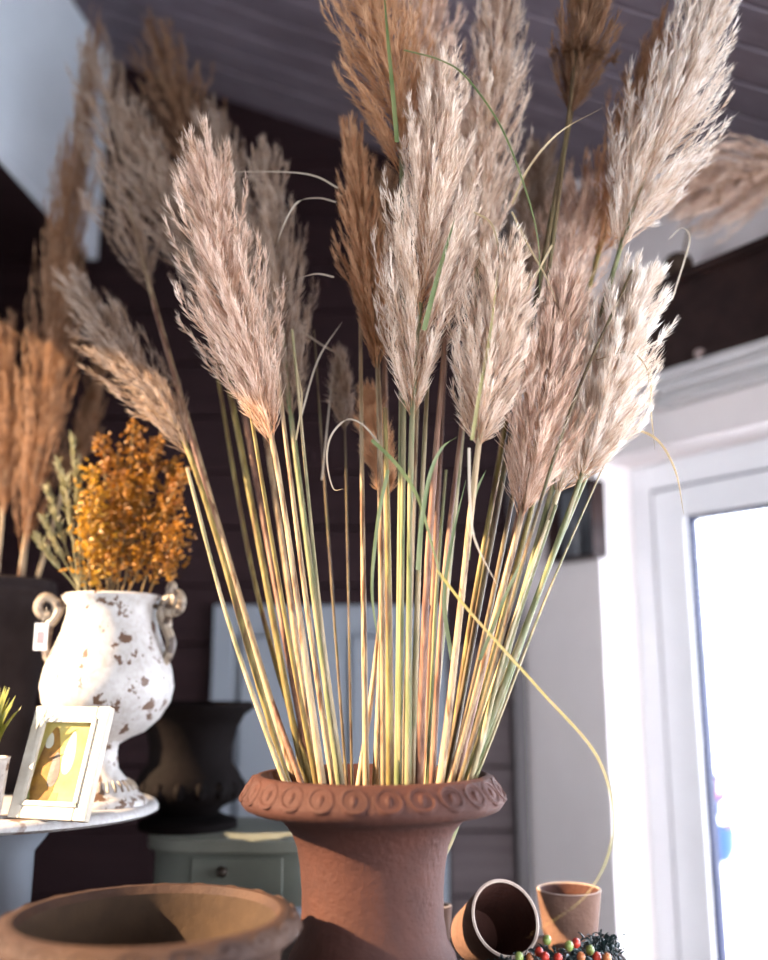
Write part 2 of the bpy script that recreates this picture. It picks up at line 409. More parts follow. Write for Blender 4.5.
mb.add([(XL, y0, e1.z), (bx_at(y0) - .031, y0, e1.z), (bx_at(y1) - .031, y1, e1.z), (XL, y1, e1.z),
        (XL, y0, e1.z + .03), (bx_at(y0) - .031, y0, e1.z + .03), (bx_at(y1) - .031, y1, e1.z + .03), (XL, y1, e1.z + .03)],
       [(0, 3, 2, 1), (4, 5, 6, 7), (0, 1, 5, 4), (2, 3, 7, 6)])
struct('trim_3', mb, 'dark_paint', smooth=False)
# sloping ceiling of boards
mb = MB(); bw = 0.125; y = YB + 0.05
while y > -1.35:
    a, b = y - bw, y
    for (xa, xb) in ((-1.7, 2.4),):
        g = 0.009
        vs = [(xa, a + g, ceil_z(xa, a + g)), (xb, a + g, ceil_z(xb, a + g)), (xb, b - g, ceil_z(xb, b - g)), (xa, b - g, ceil_z(xa, b - g))]
        vs += [(xa, a, ceil_z(xa, a) + .012), (xb, a, ceil_z(xb, a) + .012), (xa, b, ceil_z(xa, b) + .012), (xb, b, ceil_z(xb, b) + .012)]
        mb.add(vs, [(0, 3, 2, 1), (0, 1, 5, 4), (3, 6, 7, 2)])
    y -= bw
cz = lambda x, y, d: (x, y, ceil_z(x, y) + d)
mb.add([cz(-1.7, -1.35, .013), cz(2.4, -1.35, .013), cz(2.4, YB + .1, .013), cz(-1.7, YB + .1, .013),
        cz(-1.7, -1.35, .06), cz(2.4, -1.35, .06), cz(2.4, YB + .1, .06), cz(-1.7, YB + .1, .06)], [(0, 3, 2, 1), (4, 5, 6, 7), (0, 1, 5, 4), (2, 3, 7, 6), (1, 2, 6, 5), (3, 0, 4, 7)])
struct('ceiling', mb, 'wood_ceiling', smooth=False)
# door wall
tA, _ = wall_hit(606, 682); _, zH = wall_hit(601, 461)
TEND = 5.2; tB = tA + 1.25; WT0, WT1 = tB + .15, tB + 1.95
wt = 0.22
mb = MB()
mb.obox(W, (0, -wt, 0), (tA, 0, 3.3)).obox(W, (tB, -wt, 0), (WT0, 0, 3.3)).obox(W, (tA, -wt, zH), (tB, 0, 3.3))
mb.obox(W, (WT1, -wt, 0), (TEND, 0, 3.3)).obox(W, (WT0, -wt, 0), (WT1, 0, .45)).obox(W, (WT0, -wt, 2.35), (WT1, 0, 3.3))
struct('wall_right', mb, 'white_wall', smooth=False)
portal('side_portal', W((WT0 + WT1) / 2, -wt + .03, 1.4), tuple(WN), WT1 - WT0, 1.9)
wn = bpy.data.objects.new('added_side_window', None); COL.objects.link(wn); wn.location = W(WT0, 0, .45); wn['kind'] = 'structure'  # unseen window added for stronger light from the right
mb = MB()
for a_, b_ in ((WT0, WT0 + .06), ((WT0 + WT1) / 2 - .03, (WT0 + WT1) / 2 + .03), (WT1 - .06, WT1)): mb.obox(W, (a_, -.16, .45), (b_, -.10, 2.35))
mb.obox(W, (WT0, -.159, .45), (WT1, -.101, .51)).obox(W, (WT0, -.159, 2.29), (WT1, -.101, 2.35))
obj('added_window_frame', mb, 'white_gloss', wn, smooth=False, bevel=.003)
lo_, hi_ = 0.0, 0.4                            # set-back of the frame, from where the reveal ends in the photo
for _i in range(40):
    s = (lo_ + hi_) / 2
    q = Vector(W(tA, -s, 1.4)); px = 384 + FPX * q.x / (q.y * CP)
    if px < 641: lo_ = s
    else: hi_ = s
SB = min(s, 0.17)
dr = bpy.data.objects.new('door_1', None); COL.objects.link(dr); dr.location = W(tA, -SB, 0); dr['kind'] = 'structure'
t1, _ = wall_hit(664, 682, -SB); _, z1 = wall_hit(658, 491, -SB)
t2, _ = wall_hit(697, 682, -SB); _, z2 = wall_hit(692, 515, -SB)
tR1, tR2 = tB - (t1 - tA), tB - (t2 - tA)
mb = MB()
mb.obox(W, (tA, -SB - .05, 0), (t1 - .005, -SB, zH)).obox(W, (tR1 + .003, -SB - .05, 0), (tB, -SB, zH)).obox(W, (t1 - .005, -SB - .05, z1 + .005), (tR1 + .003, -SB, zH))
obj('door_frame', mb, 'white_gloss', dr, smooth=False, bevel=0.003)
mb = MB()
mb.obox(W, (t1 - .005, -SB - .05, 0), (t1 + .003, -SB - .001, z1 + .005)).obox(W, (t1 - .005, -SB - .05, z1 - .003), (tR1 + .003, -SB - .001, z1 + .005))
obj('frame_gap', mb, 'gasket', dr, smooth=False)
mb = MB()
mb.obox(W, (t1 + .003, -SB - .045, .02), (t2, -SB + .008, z1 - .003)).obox(W, (tR2, -SB - .045, .02), (tR1, -SB + .008, z1 - .002))
mb.obox(W, (t2, -SB - .045, z2), (tR2, -SB + .008, z1 - .002)).obox(W, (t2, -SB - .045, .02), (tR2, -SB + .008, .16))
obj('sash', mb, 'white_gloss', dr, smooth=False, bevel=0.004)
mb = MB(); g = .012
mb.obox(W, (t2, -SB - .035, .16), (t2 + g, -SB - .004, z2)).obox(W, (tR2 - g, -SB - .035, .16), (tR2, -SB - .004, z2))
mb.obox(W, (t2 + g, -SB - .035, z2 - g), (tR2 - g, -SB - .004, z2)).obox(W, (t2 + g, -SB - .035, .16), (tR2 - g, -SB - .004, .16 + g))
obj('gasket', mb, 'gasket', dr, smooth=False)
obj('glass', MB().obox(W, (t2 + g, -SB - .026, .16 + g), (tR2 - g, -SB - .020, z2 - g)), 'glass', dr, smooth=False)
pc = Vector(W((t2 + tR2) / 2, -SB - .08, (z2 + .16) / 2))
portal('door_portal', pc, tuple(WN), tR2 - t2, z2 - .16)
# ledge above the door: stepped white cornice
tL0, zL0 = wall_hit(655, 402, 0.06); _, zL1 = wall_hit(700, 378, 0.10)
mb = MB()
mb.obox(W, (tL0, 0.0, zL0 - .012), (2.4, 0.06, zL0 + .014)).obox(W, (tL0 + .03, 0.0, zL0 + .014), (2.4, 0.10, zL0 + .036)).obox(W, (tL0 + .03, 0, zL0 + .036), (2.4, .13, zL0 + .052))
struct('trim_4', mb, 'ledge', smooth=False, bevel=0.002)
LEDGE = zL0 + .052
# ground outside
struct('ground', MB().add([W(-4, -wt - .02, -.12), W(8, -wt - .02, -.12), W(8, -9, -.12), W(-4, -9, -.12)], [(0, 1, 2, 3)]), 'concrete', smooth=False)

# ------------------------------------------------------------------ furniture
TZ = 0.905
root = thing('display_table', 'dark wooden table carrying the pampas urn and clay pots', 'table', (0.0, 1.6, 0))
obj('tabletop', MB().box((-0.60, 1.14, TZ - .04), (0.445, 2.05, TZ)), 'counter', root, smooth=False, bevel=.004)
obj('apron', MB().box((-0.56, 1.19, TZ - .13), (0.41, 2.0, TZ - .04)), 'counter', root, smooth=False)
for sx in (-.56, .35):
    for sy in (1.19, 1.94):
        obj('leg', MB().box((sx, sy, 0), (sx + .06, sy + .06, TZ - .13)), 'counter', root, smooth=False, bevel=.004)

# round white pedestal table
TWZ = zat(803, 1.95); tc = at(10, 803, 1.95); TR = at(155, 803, 1.95).x - tc.x
root = thing('round_table', 'round worn white table at the left carrying the white urn vase', 'table', (tc.x, tc.y, 0))
obj('tabletop', MB().lathe([(0, TWZ), (TR - .012, TWZ), (TR - .004, TWZ - .004), (TR, TWZ - .010), (TR, TWZ - .016), (TR - .012, TWZ - .022), (0, TWZ - .022)], (tc.x, tc.y, 0), 96), 'chip_top', root)
obj('pedestal', MB().lathe([(0, TWZ - .022), (.09, TWZ - .022), (.075, TWZ - .06), (.052, TWZ - .09), (.048, .4), (.06, .2), (.06, .12), (0, .12)], (tc.x, tc.y, 0), 40), 'white_old', root)
obj('foot', MB().lathe([(0, .12), (.10, .12), (.13, .05), (.145, .02), (.145, 0), (0, 0)], (tc.x, tc.y, 0), 48), 'white_old', root)

# sage half-moon drawer table
YD = 2.20
dz = zat(836, YD - .12); dx0 = xat(156, YD, dz); dx1 = xat(352, YD, dz); dc = (dx0 + dx1) / 2; dr_ = (dx1 - dx0) / 2
def rounded(x0, x1, y0, y1, r, n=8):
    pts = []
    for cx, cy, a0 in ((x1 - r, y1 - r, 0), (x0 + r, y1 - r, 90), (x0 + r, y0 + r, 180), (x1 - r, y0 + r, 270)):
        for i in range(n + 1):
            a = R(a0 + 90 * i / n); pts.append((cx + r * math.cos(a), cy + r * math.sin(a)))
    return pts
def prism(pts, z0, z1):
    n = len(pts); m = MB()
    m.add([(x, y, z0) for x, y in pts] + [(x, y, z1) for x, y in pts],
          [tuple(range(n - 1, -1, -1)), tuple(range(n, 2 * n))] + [(i, (i + 1) % n, n + (i + 1) % n, n + i) for i in range(n)])
    return m
root = thing('drawer_table', 'grey-green side table with a drawer behind the two clay urns', 'table', (dc, YD, 0))
yf, yb = YD - .17, YD + .17
obj('tabletop', prism(rounded(dx0, dx1, yf, yb, .11), dz - .028, dz), 'sage_top', root, bevel=.005)
obj('case', prism(rounded(dx0 + .015, dx1 - .015, yf + .015, yb - .015, .10), dz - .13, dz - .028), 'sage', root)
sx1 = xat(282, yf, dz - .07)
dw = obj('drawer', MB().box((dx0 + .11, yf + .008, dz - .118), (sx1, yf + .10, dz - .036)), 'sage', root, smooth=False, bevel=.003)
obj('knob', MB().ball((xat(222, yf, dz - .07), yf, zat(872, yf)), .011, 14, 10), 'knob', dw)
for lx in (dx0 + .05, dx1 - .09):
    for ly in (yf + .06, yb - .10):
        obj('leg', MB().add([(lx, ly, dz - .13), (lx + .035, ly, dz - .13), (lx + .035, ly + .035, dz - .13), (lx, ly + .035, dz - .13),
                             (lx + .007, ly + .007, 0), (lx + .028, ly + .007, 0), (lx + .028, ly + .028, 0), (lx + .007, ly + .028, 0)],
                            [(0, 1, 5, 4), (1, 2, 6, 5), (2, 3, 7, 6), (3, 0, 4, 7), (7, 6, 5, 4), (0, 3, 2, 1)]), 'sage', root, smooth=False)

# old white panelled door leaf leaning on the back wall
yl = YB - .06; lz = zat(605, yl); lx0, lx1 = xat(210, yl, 1.3), xat(447, yl, 1.2)
root = thing('panel_door', 'old bluish-white panelled door leaf standing against the dark boards', 'door', ((lx0 + lx1) / 2, yl, 0))
mb = MB(); sw = .062; mid = (lx0 + lx1) / 2
mb.box((lx0, yl, 0), (lx0 + sw, yl + .035, lz)).box((lx1 - sw, yl, 0), (lx1, yl + .035, lz)).box((mid - .045, yl, 0), (mid + .045, yl + .035, lz))
for za, zb in ((lz - .075, lz), (.75, .87), (0, .16)):
    mb.box((lx0 + sw, yl + .001, za), (mid - .045, yl + .034, zb)).box((mid + .045, yl + .001, za), (lx1 - sw, yl + .034, zb))
obj('frame', mb, 'white_old', root, smooth=False, bevel=.003)
for xa, xb in ((lx0 + sw, mid - .045), (mid + .045, lx1 - sw)):
    for za, zb in ((.87, lz - .075), (.16, .75)):
        p = obj('panel', MB().box((xa, yl + .026, za), (xb, yl + .032, zb)), 'white_old', root, smooth=False)
        i = .012
        m2 = MB()
        m2.add([(xa + i, yl + .026, za + i), (xb - i, yl + .026, za + i), (xb - i, yl + .026, zb - i), (xa + i, yl + .026, zb - i),
                (xa + 2 * i, yl + .006, za + 2 * i), (xb - 2 * i, yl + .006, za + 2 * i), (xb - 2 * i, yl + .006, zb - 2 * i), (xa + 2 * i, yl + .006, zb - 2 * i)],
               [(4, 5, 6, 7), (0, 1, 5, 4), (1, 2, 6, 5), (2, 3, 7, 6), (3, 0, 4, 7)])
        obj('raised_field', m2, 'white_old', p, smooth=False)

# ------------------------------------------------------------------ urns
def relief(mbx, c, n, r0, z0, r1, z1, hw, hr):
    """ovals with a bud inside around a sloping lip from (r0,z0) to (r1,z1)"""
    for k in range(n):
        a0 = 2 * PI * k / n
        pts = []
        for i in range(15):
            f = 2 * PI * i / 14
            s = 0.5 + 0.40 * math.sin(f); da = hw * math.cos(f) + 0.35 * hw * (s - .5)
            r = r0 + (r1 - r0) * s + .001; z = z0 + (z1 - z0) * s + .001
            pts.append((c[0] + r * math.cos(a0 + da), c[1] + r * math.sin(a0 + da), c[2] + z))
        mbx.tube(pts, hr, 6, cap=False)
        s = .5; r = r0 + (r1 - r0) * s; z = z0 + (z1 - z0) * s
        ax = Vector((math.cos(a0), math.sin(a0), 0)); up = Vector(((r1 - r0) * ax.x, (r1 - r0) * ax.y, z1 - z0)).normalized()
        side = Vector((-ax.y, ax.x, 0)); nn = side.cross(up)
        rot = Matrix((side, up, nn)).transposed()
        mbx.ball((c[0] + r * ax.x, c[1] + r * ax.y, c[2] + z), 1.0, 8, 6, (hw * r * .42, abs(Vector((r1 - r0, z1 - z0)).length) * .27, hr * 1.5), rot)
        # small tongue between two ovals
        a2 = a0 + PI / n
        pts = [(c[0] + (r0 + (r1 - r0) * s) * math.cos(a2 + .02 * s), c[1] + (r0 + (r1 - r0) * s) * math.sin(a2 + .02 * s), c[2] + z0 + (z1 - z0) * s + .001) for s in (.12, .4, .7, .92)]
        mbx.tube(pts, [hr * .5, hr, hr * .9, hr * .4], 6)
UY = 1.63
UX = xat(373, UY, 1.25); UC = (UX, UY, 0)
pm = mpp(800, UY)
zr = zat(773, UY); RO = 131 * pm
def zz(y): return zat(y, UY)
BR = [(112, zr - .006)]
prof = [(.0, TZ), (88 * pm, TZ), (92 * pm, TZ + .008), (92 * pm, TZ + .03), (86 * pm, TZ + .038), (80 * pm, zz(952)), (73 * pm, zz(940)), (69.5 * pm, zz(915)), (69.5 * pm, zz(890)),
        (71.5 * pm, zz(865)), (75 * pm, zz(845)), (81 * pm, zz(830)), (90 * pm, zz(819)), (103 * pm, zz(812)), (120 * pm, zz(809)), (127 * pm, zz(806)), (RO, zz(800)), (RO, zz(794)),
        (128 * pm, zz(788)), (120 * pm, zr - .004), (114 * pm, zr), (110 * pm, zr - .002), (107 * pm, zr - .012), (98 * pm, zr - .03), (82 * pm, zr - .055), (68 * pm, zr - .10), (62 * pm, zr - .16), (60 * pm, TZ + .09)]
urn = thing('pampas_urn', 'large reddish-brown terracotta urn holding the tall pampas bouquet', 'urn', (UX, UY, TZ))
obj('body', MB().lathe(prof, UC, 128), 'terracotta', urn, ang=50)
mb = MB(); relief(mb, UC, 26, 117 * pm, zr - .004, RO + .0015, zz(799), .092, .0046)
obj('relief_band', mb, 'terracotta', urn)
obj('soil', MB().lathe([(0, zr - .155), (61.5 * pm, zr - .155), (61 * pm, TZ + .1), (0, TZ + .1)], UC, 48), 'soil', urn)

# low clay bowl in front at the left
BY = 1.40
bcx = xat(150, BY, 1.08); pb = mpp(913, BY); bz = zat(911, BY); BC = (bcx, BY, 0)
bo = 150 * pb
prof = [(0, TZ), (.13, TZ), (.135, TZ + .012), (.12, TZ + .022), (.125, TZ + .035), (.155, TZ + .06), (bo - .03, bz - .09), (bo - .025, bz - .045), (bo - .01, bz - .034), (bo, bz - .026), (bo, bz - .016), (bo - .01, bz - .004), (bo - .022, bz), (bo - .028, bz - .001),
        (bo - .034, bz - .012), (bo - .037, bz - .06), (bo - .05, bz - .10), (.13, bz - .128), (0, bz - .132)]
root = thing('clay_bowl', 'wide low clay bowl on a foot, lower left corner, half in shadow', 'bowl', (bcx, BY, TZ))
obj('body', MB().lathe(prof[:15], BC, 128), 'bowl_clay', root, ang=50)
obj('lining', MB().lathe(prof[14:], BC, 96), 'sand', root, ang=50)
mb = MB(); relief(mb, BC, 22, bo - .012, bz - .003, bo + .001, bz - .024, .10, .0028)
obj('relief_band', mb, 'bowl_clay', root)

# dark urn on the drawer table
KY = 2.20; kp = mpp(730, KY); kx = xat(192, KY, 1.3)
kz = lambda y: zat(y, KY)
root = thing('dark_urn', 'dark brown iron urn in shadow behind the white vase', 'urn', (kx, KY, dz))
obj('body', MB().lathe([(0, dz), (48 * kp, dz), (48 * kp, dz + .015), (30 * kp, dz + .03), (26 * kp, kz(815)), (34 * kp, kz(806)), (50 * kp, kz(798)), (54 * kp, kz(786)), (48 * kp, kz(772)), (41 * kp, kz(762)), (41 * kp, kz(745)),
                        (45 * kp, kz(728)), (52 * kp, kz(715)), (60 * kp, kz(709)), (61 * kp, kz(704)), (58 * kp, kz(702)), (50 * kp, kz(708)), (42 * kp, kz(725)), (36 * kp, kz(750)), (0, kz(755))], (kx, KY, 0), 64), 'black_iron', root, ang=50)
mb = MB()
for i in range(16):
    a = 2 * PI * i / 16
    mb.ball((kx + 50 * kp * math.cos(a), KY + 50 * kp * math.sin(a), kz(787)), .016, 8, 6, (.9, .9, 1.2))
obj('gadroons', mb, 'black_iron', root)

# ------------------------------------------------------------------ white chipped vase
VY = 1.93; vp = mpp(690, VY); vx = xat(108, VY, 1.4); VC = (vx, VY, 0)
vz = lambda y: zat(y, VY)
vase = thing('urn_vase', 'chipped white urn vase with scroll handles full of yellow dried flowers', 'vase', (vx, VY, TWZ))
prof = [(0, TWZ), (44 * vp, TWZ), (44 * vp, TWZ + .008), (40 * vp, TWZ + .016), (36 * vp, TWZ + .02), (32 * vp, TWZ + .034), (22 * vp, TWZ + .05), (15 * vp, TWZ + .066), (13 * vp, vz(752)), (14 * vp, vz(744)), (24 * vp, vz(738)), (38 * vp, vz(732)),
        (53 * vp, vz(718)), (62 * vp, vz(702)), (65 * vp, vz(686)), (62 * vp, vz(668)), (55 * vp, vz(650)), (48 * vp, vz(632)), (44 * vp, vz(615)), (44 * vp, vz(606)), (49 * vp, vz(600)), (50 * vp, vz(597)), (47 * vp, vz(595)), (42 * vp, vz(600)), (40 * vp, vz(615)), (44 * vp, vz(640)), (0, vz(650))]
obj('body', MB().lathe(prof, VC, 96), 'chip_white', vase, ang=60)
mb = MB()
for i in range(28):
    a = 2 * PI * i / 28
    mb.tube([(vx + r * math.cos(a), VY + r * math.sin(a), z) for r, z in ((34 * vp, TWZ + .027), (30 * vp, TWZ + .037), (25 * vp, TWZ + .046))], [.003, .004, .002], 6)
obj('foot_fluting', mb, 'chip_handle', vase)
def scroll(sgn, ang):
    d = Vector((math.cos(ang), math.sin(ang), 0)) * sgn
    pts = []
    raw = [(55, 664), (60, 655), (62, 642), (61, 628), (55, 618), (52, 610), (57, 602), (66, 598), (71, 603), (72, 610), (67, 616), (60, 615)] if sgn < 0 else [(56, 664), (62, 655), (64, 642), (58, 628), (52, 616), (55, 604), (62, 596), (69, 594), (73, 601), (71, 610), (64, 613), (60, 608)]
    for r, y in raw: pts.append(Vector((vx, VY, vz(y))) + d * (r * vp))
    m = MB().tube(catmull(pts, 5), [.0105] * (5 * 6) + [.0095] * (len(catmull(pts, 5)) - 30), 8)
    q = Vector((vx, VY, vz(600))) + d * (44 * vp); q2 = Vector((vx, VY, vz(611))) + d * (58 * vp)
    m.tube([q + Vector((0, 0, -.012)), q2], .006, 8)
    if sgn > 0:
        for yy, rr in ((590, 62), (600, 66), (612, 60), (625, 58)):
            m.ball(Vector((vx, VY, vz(yy))) + d * (rr * vp), .012, 8, 6, (1, 1, 1.5))
    return m
obj('handle', scroll(-1, R(10)), 'chip_handle', vase)
obj('handle', scroll(1, R(-8)), 'chip_handle', vase)
# tag hanging from the left handle
tp = at(42, 620, 1.86)
root = thing('price_tag', 'small white tag on a string below the left vase handle', 'tag', tp)
obj('card', MB().box((tp.x - .013, tp.y - .001, tp.z - .058), (tp.x + .013, tp.y + .001, tp.z - .006)), 'tag', root, smooth=False)
obj('print', MB().box((tp.x - .007, tp.y - .0016, tp.z - .045), (tp.x + .006, tp.y - .001, tp.z - .022)), 'tag_print', root, smooth=False)
obj('string', MB().tube(catmull([tp + Vector((0, 0, -.008)), tp + Vector((.004, .006, .012)), at(47, 606, VY - .02)], 5), .0008, 5), 'string', root)

# charcoal pot behind with brown pampas
QY = 2.14; qp = mpp(640, QY); qx = xat(-14, QY, 1.4); qz = lambda y: zat(y, QY)
root = thing('zinc_pot', 'tall charcoal pot at the left edge holding brown pampas', 'pot', (qx, QY, TWZ))
obj('body', MB().lathe([(0, TWZ), (40 * qp, TWZ), (42 * qp, TWZ + .01), (48 * qp, qz(700)), (54 * qp, qz(640)), (58 * qp, qz(600)), (60 * qp, qz(588)), (60 * qp, qz(582)), (56 * qp, qz(580)), (54 * qp, qz(590)), (46 * qp, qz(660)), (0, qz(668))], (qx, QY, 0), 64), 'lead_grey', root, ang=50)
obj('band', MB().lathe([(59.5 * qp, qz(597)), (61 * qp, qz(595)), (61.5 * qp, qz(590)), (60 * qp, qz(587))], (qx, QY, 0), 64), 'lead_grey', root)

# framed yellow picture leaning against the vase
fb = at(8, 812, 1.735); psi = R(19); lean = R(17)
ex = Vector((math.cos(psi), -math.sin(psi), 0)); nb = Vector((math.sin(psi), math.cos(psi), 0))
ez = (Vector((0, 0, 1)) * math.cos(lean) + nb * math.sin(lean)); en = ez.cross(ex) * -1
FW, FH = .160, .196
fb.z = TWZ + .001
def F(a, d, b): return fb + ex * a + ez * b - en * -d if False else fb + ex * a + ez * b + (ez.cross(ex)) * -d
def Ff(a, d, b):
    n_ = ex.cross(ez)                     # points away from the viewer or towards; d grows towards the room
    n_ = n_ if n_.y < 0 else -n_
    return fb + ex * a + ez * b + n_ * d
root = thing('picture_frame', 'cream picture frame with a yellow print leaning beside the white vase', 'picture frame', fb)
mb = MB(); fw = .026
mb.obox(Ff, (0, -.012, 0), (fw, .004, FH)).obox(Ff, (FW - fw, -.012, 0), (FW, .004, FH)).obox(Ff, (fw, -.012, 0), (FW - fw, .004, fw)).obox(Ff, (fw, -.012, FH - fw), (FW - fw, .004, FH))
obj('frame', mb, 'cream_frame', root, smooth=False, bevel=.003)
mb = MB(); a = fw - .004; b = fw + .004
mb.obox(Ff, (a, .003, a), (b, .007, FH - a)).obox(Ff, (FW - b, .003, a), (FW - a, .007, FH - a)).obox(Ff, (a, .003, a), (FW - a, .007, b)).obox(Ff, (a, .003, FH - b), (FW - a, .007, FH - a))
obj('inner_bead', mb, 'cream_frame', root, smooth=False)
pr = obj('print', MB().obox(Ff, (fw - .002, -.008, fw - .002), (FW - fw + .002, -.004, FH - fw + .002)), 'yellow', root, smooth=False)
def blob(cx, cy, rx, ry, d, sq=1.0, n=20):
    vs = [Ff(cx + rx * math.cos(2 * PI * i / n) * (1 - .35 * math.sin(2 * PI * i / n)), d, cy + ry * math.sin(2 * PI * i / n)) for i in range(n)]
    return MB().add(vs + [Ff(cx, d + .0004, cy)], [(i, (i + 1) % n, n) for i in range(n)])
obj('ochre_shape', blob(.052, .088, .024, .072, -.0036), 'ochre', pr, smooth=False)
obj('brown_shape', blob(.068, .085, .012, .030, -.0034), 'counter', pr, smooth=False)
obj('pale_shape', blob(.045, .135, .008, .014, -.003), 'pale_print', pr, smooth=False)
obj('pale_shape', blob(.092, .115, .012, .038, -.0036), 'pale_print', pr, smooth=False)
obj('olive_shape', MB().obox(Ff, (fw, -.0039, fw), (FW * .55, -.0036, fw + .02)), 'olive_print', pr, smooth=False)
obj('easel_back', MB().obox(Ff, (.04, -.020, .004), (.11, -.012, .16)), 'counter', root, smooth=False)

# little potted plant at the very left edge
gx = xat(-14, 1.74, 1.2); gp = mpp(780, 1.74)
root = thing('potted_plant', 'small yellow-green plant in a white cup at the left edge', 'plant', (gx, 1.74, TWZ))
obj('cup', MB().lathe([(0, TWZ), (.026, TWZ), (.034, zat(760, 1.74)), (.036, zat(757, 1.74)), (.032, zat(757, 1.74)), (.028, zat(766, 1.74)), (0, zat(766, 1.74))], (gx, 1.74, 0), 32), 'chip_white', root)
rnd = random.Random(5); mb = MB()
for i in range(26):
    a = rnd.uniform(0, 2 * PI); l = rnd.uniform(.07, .14); r = rnd.uniform(.015, .05)
    p0 = Vector((gx, 1.74, zat(766, 1.74)))
    mb.ribbon(catmull([p0, p0 + Vector((r * .4 * math.cos(a), r * .4 * math.sin(a), l * .6)), p0 + Vector((r * math.cos(a), r * math.sin(a), l))], 4), .014, fold=.4)
obj('leaves', mb, 'leaf_yg', root)

# ------------------------------------------------------------------ small clay pots, garland
def pot_prof(r0, r1, h, t=.006):
    return [(0, 0), (r0, 0), (r0 + (r1 - r0) * .5, h * .5), (r1, h), ], [(r1, h), (r1 - t * .5, h + .0015), (r1 - t, h)], [(r1 - t, h), (r0 - t + (r1 - r0) * .5, h * .5), (r0 - t, t), (0, t)]
def clay_pot(name, label, loc, rot, r0, r1, h, m='terracotta_pale', t=.006):
    root = thing(name, label, 'pot', loc)
    for nm, pf, mm in zip(('body', 'lip', 'lining'), pot_prof(r0, r1, h, t), (m, 'clay_rim', 'terracotta')):
        b = MB().lathe(pf, (0, 0, 0), 64)
        b.v = [tuple(Vector(loc) + rot @ Vector(v)) for v in b.v]
        obj(nm, b, mm, root)
    return root
pY = 1.95
I3 = Matrix.Identity(3)
px_ = xat(569, pY, 1.0); pr1 = 32 * mpp(890, pY); ph = zat(889, pY) - TZ
clay_pot('clay_pot', 'small upright clay pot by the white wall near the door', (px_, pY, TZ), I3, pr1 * .78, pr1, ph)
# pot lying on its side, mouth towards the viewer
mY = 1.76; mr = 37.5 * mpp(918, mY); h = .125; r0 = mr * .74
mc = Vector((xat(506, mY, .98), mY, 0))
axis = Vector((.38, -.90, .0)).normalized(); tilt = math.atan2(mr - r0, h)
axis = (axis * math.cos(tilt + .30) + Vector((0, 0, 1)) * math.sin(tilt + .30)).normalized()   # rests on its side
rot = Vector((0, 0, 1)).rotation_difference(axis).to_matrix()
low = min((rot @ Vector((r * math.cos(a), r * math.sin(a), zz_))).z for r, zz_ in ((r0, 0), (mr, h)) for a in [2 * PI * i / 64 for i in range(64)])
base = Vector((mc.x, mc.y, 0)) - rot @ Vector((0, 0, h)); base.z = TZ - low + .0005
clay_pot('clay_pot', 'small clay pot lying on its side with its mouth facing out', base, rot, r0, mr, h)
sY = 2.0
sx = xat(440, sY, .97); sr = 12 * mpp(905, sY)
clay_pot('clay_pot', 'tiny clay pot half hidden behind the foot of the big urn', (sx, sY, TZ), I3, sr * .75, sr, zat(905, sY) - TZ)

rnd = random.Random(11)
gY = 1.62
root = thing('berry_garland', 'dark leafy garland with red, green and orange berries at the bottom', 'garland', (xat(560, gY, .92), gY, TZ))
gpts = catmull([(xat(x, Y_, TZ + .02), Y_, TZ + .03) for x, Y_ in ((470, 1.50), (505, 1.60), (545, 1.66), (585, 1.70), (600, 1.74), (612, 1.76))], 10)
obj('wire', MB().tube(gpts, .004, 6), 'leaf_dark', root)
mb = MB()
for i in range(1500):
    p = gpts[rnd.randrange(len(gpts))] + Vector((rnd.gauss(0, .012), rnd.gauss(0, .022), rnd.uniform(-.028, .036)))
    p.z = max(p.z, TZ + .004)
    d = Vector((rnd.gauss(0, 1), rnd.gauss(0, 1), abs(rnd.gauss(0, .5)))).normalized() * rnd.uniform(.011, .020)
    e = p + d
    mb.ribbon([p, p + d * .5 + Vector((0, 0, .003)), e], .005, side=(rnd.gauss(0, 1), rnd.gauss(0, 1), .2), fold=.4)
obj('foliage', mb, 'leaf_dark', root)
for (x, y, c) in ((519, 957, 'green'), (539, 952, 'red'), (547, 940, 'green'), (558, 958, 'red'), (569, 946, 'green'), (576, 943, 'red'), (581, 957, 'orange'), (530, 958, 'orange'), (597, 957, 'red'), (545, 957, 'red'), (590, 950, 'green'), (607, 958, 'orange')):
    q = at(x, y, 1.60 + rnd.uniform(-.02, .03)); 
    obj('berry', MB().ball(q, .0068, 12, 8, (1, 1, 1.15)), 'berry_' + c, root)

# ------------------------------------------------------------------ wall box, crate and the like on the door wall
tb0, zb1 = wall_hit(545, 488, .06); tb1, zb0 = wall_hit(594, 556, .06)
root = thing('wall_box', 'dark-framed open display box hanging on the white wall behind the plumes', 'shelf', W((tb0 + tb1) / 2, 0, zb0))
mb = MB(); q = .008; D = .06
mb.obox(W, (tb0, .002, zb0), (tb1, D, zb0 + q)).obox(W, (tb0, .002, zb1 - q), (tb1, D, zb1)).obox(W, (tb0, .002, zb0 + q), (tb0 + q, D, zb1 - q)).obox(W, (tb1 - q, .002, zb0 + q), (tb1, D, zb1 - q))
obj('frame', mb, 'crate', root, smooth=False, bevel=.002)
obj('back_panel', MB().obox(W, (tb0 + q, .003, zb0 + q), (tb1 - q, .008, zb1 - q)), 'white_old', root, smooth=False)
wc = W((tb0 + tb1) / 2 + .004, .034, zb0 + q)
r2 = thing('figurine', 'small grey figurine standing inside the wall display box', 'figurine', wc)
obj('body', MB().lathe([(0, 0), (.016, 0), (.016, .006), (.008, .012), (.010, .04), (.014, .055), (.007, .075), (.009, .085), (.006, .096), (0, .098)], wc, 24), 'grey_old', r2)

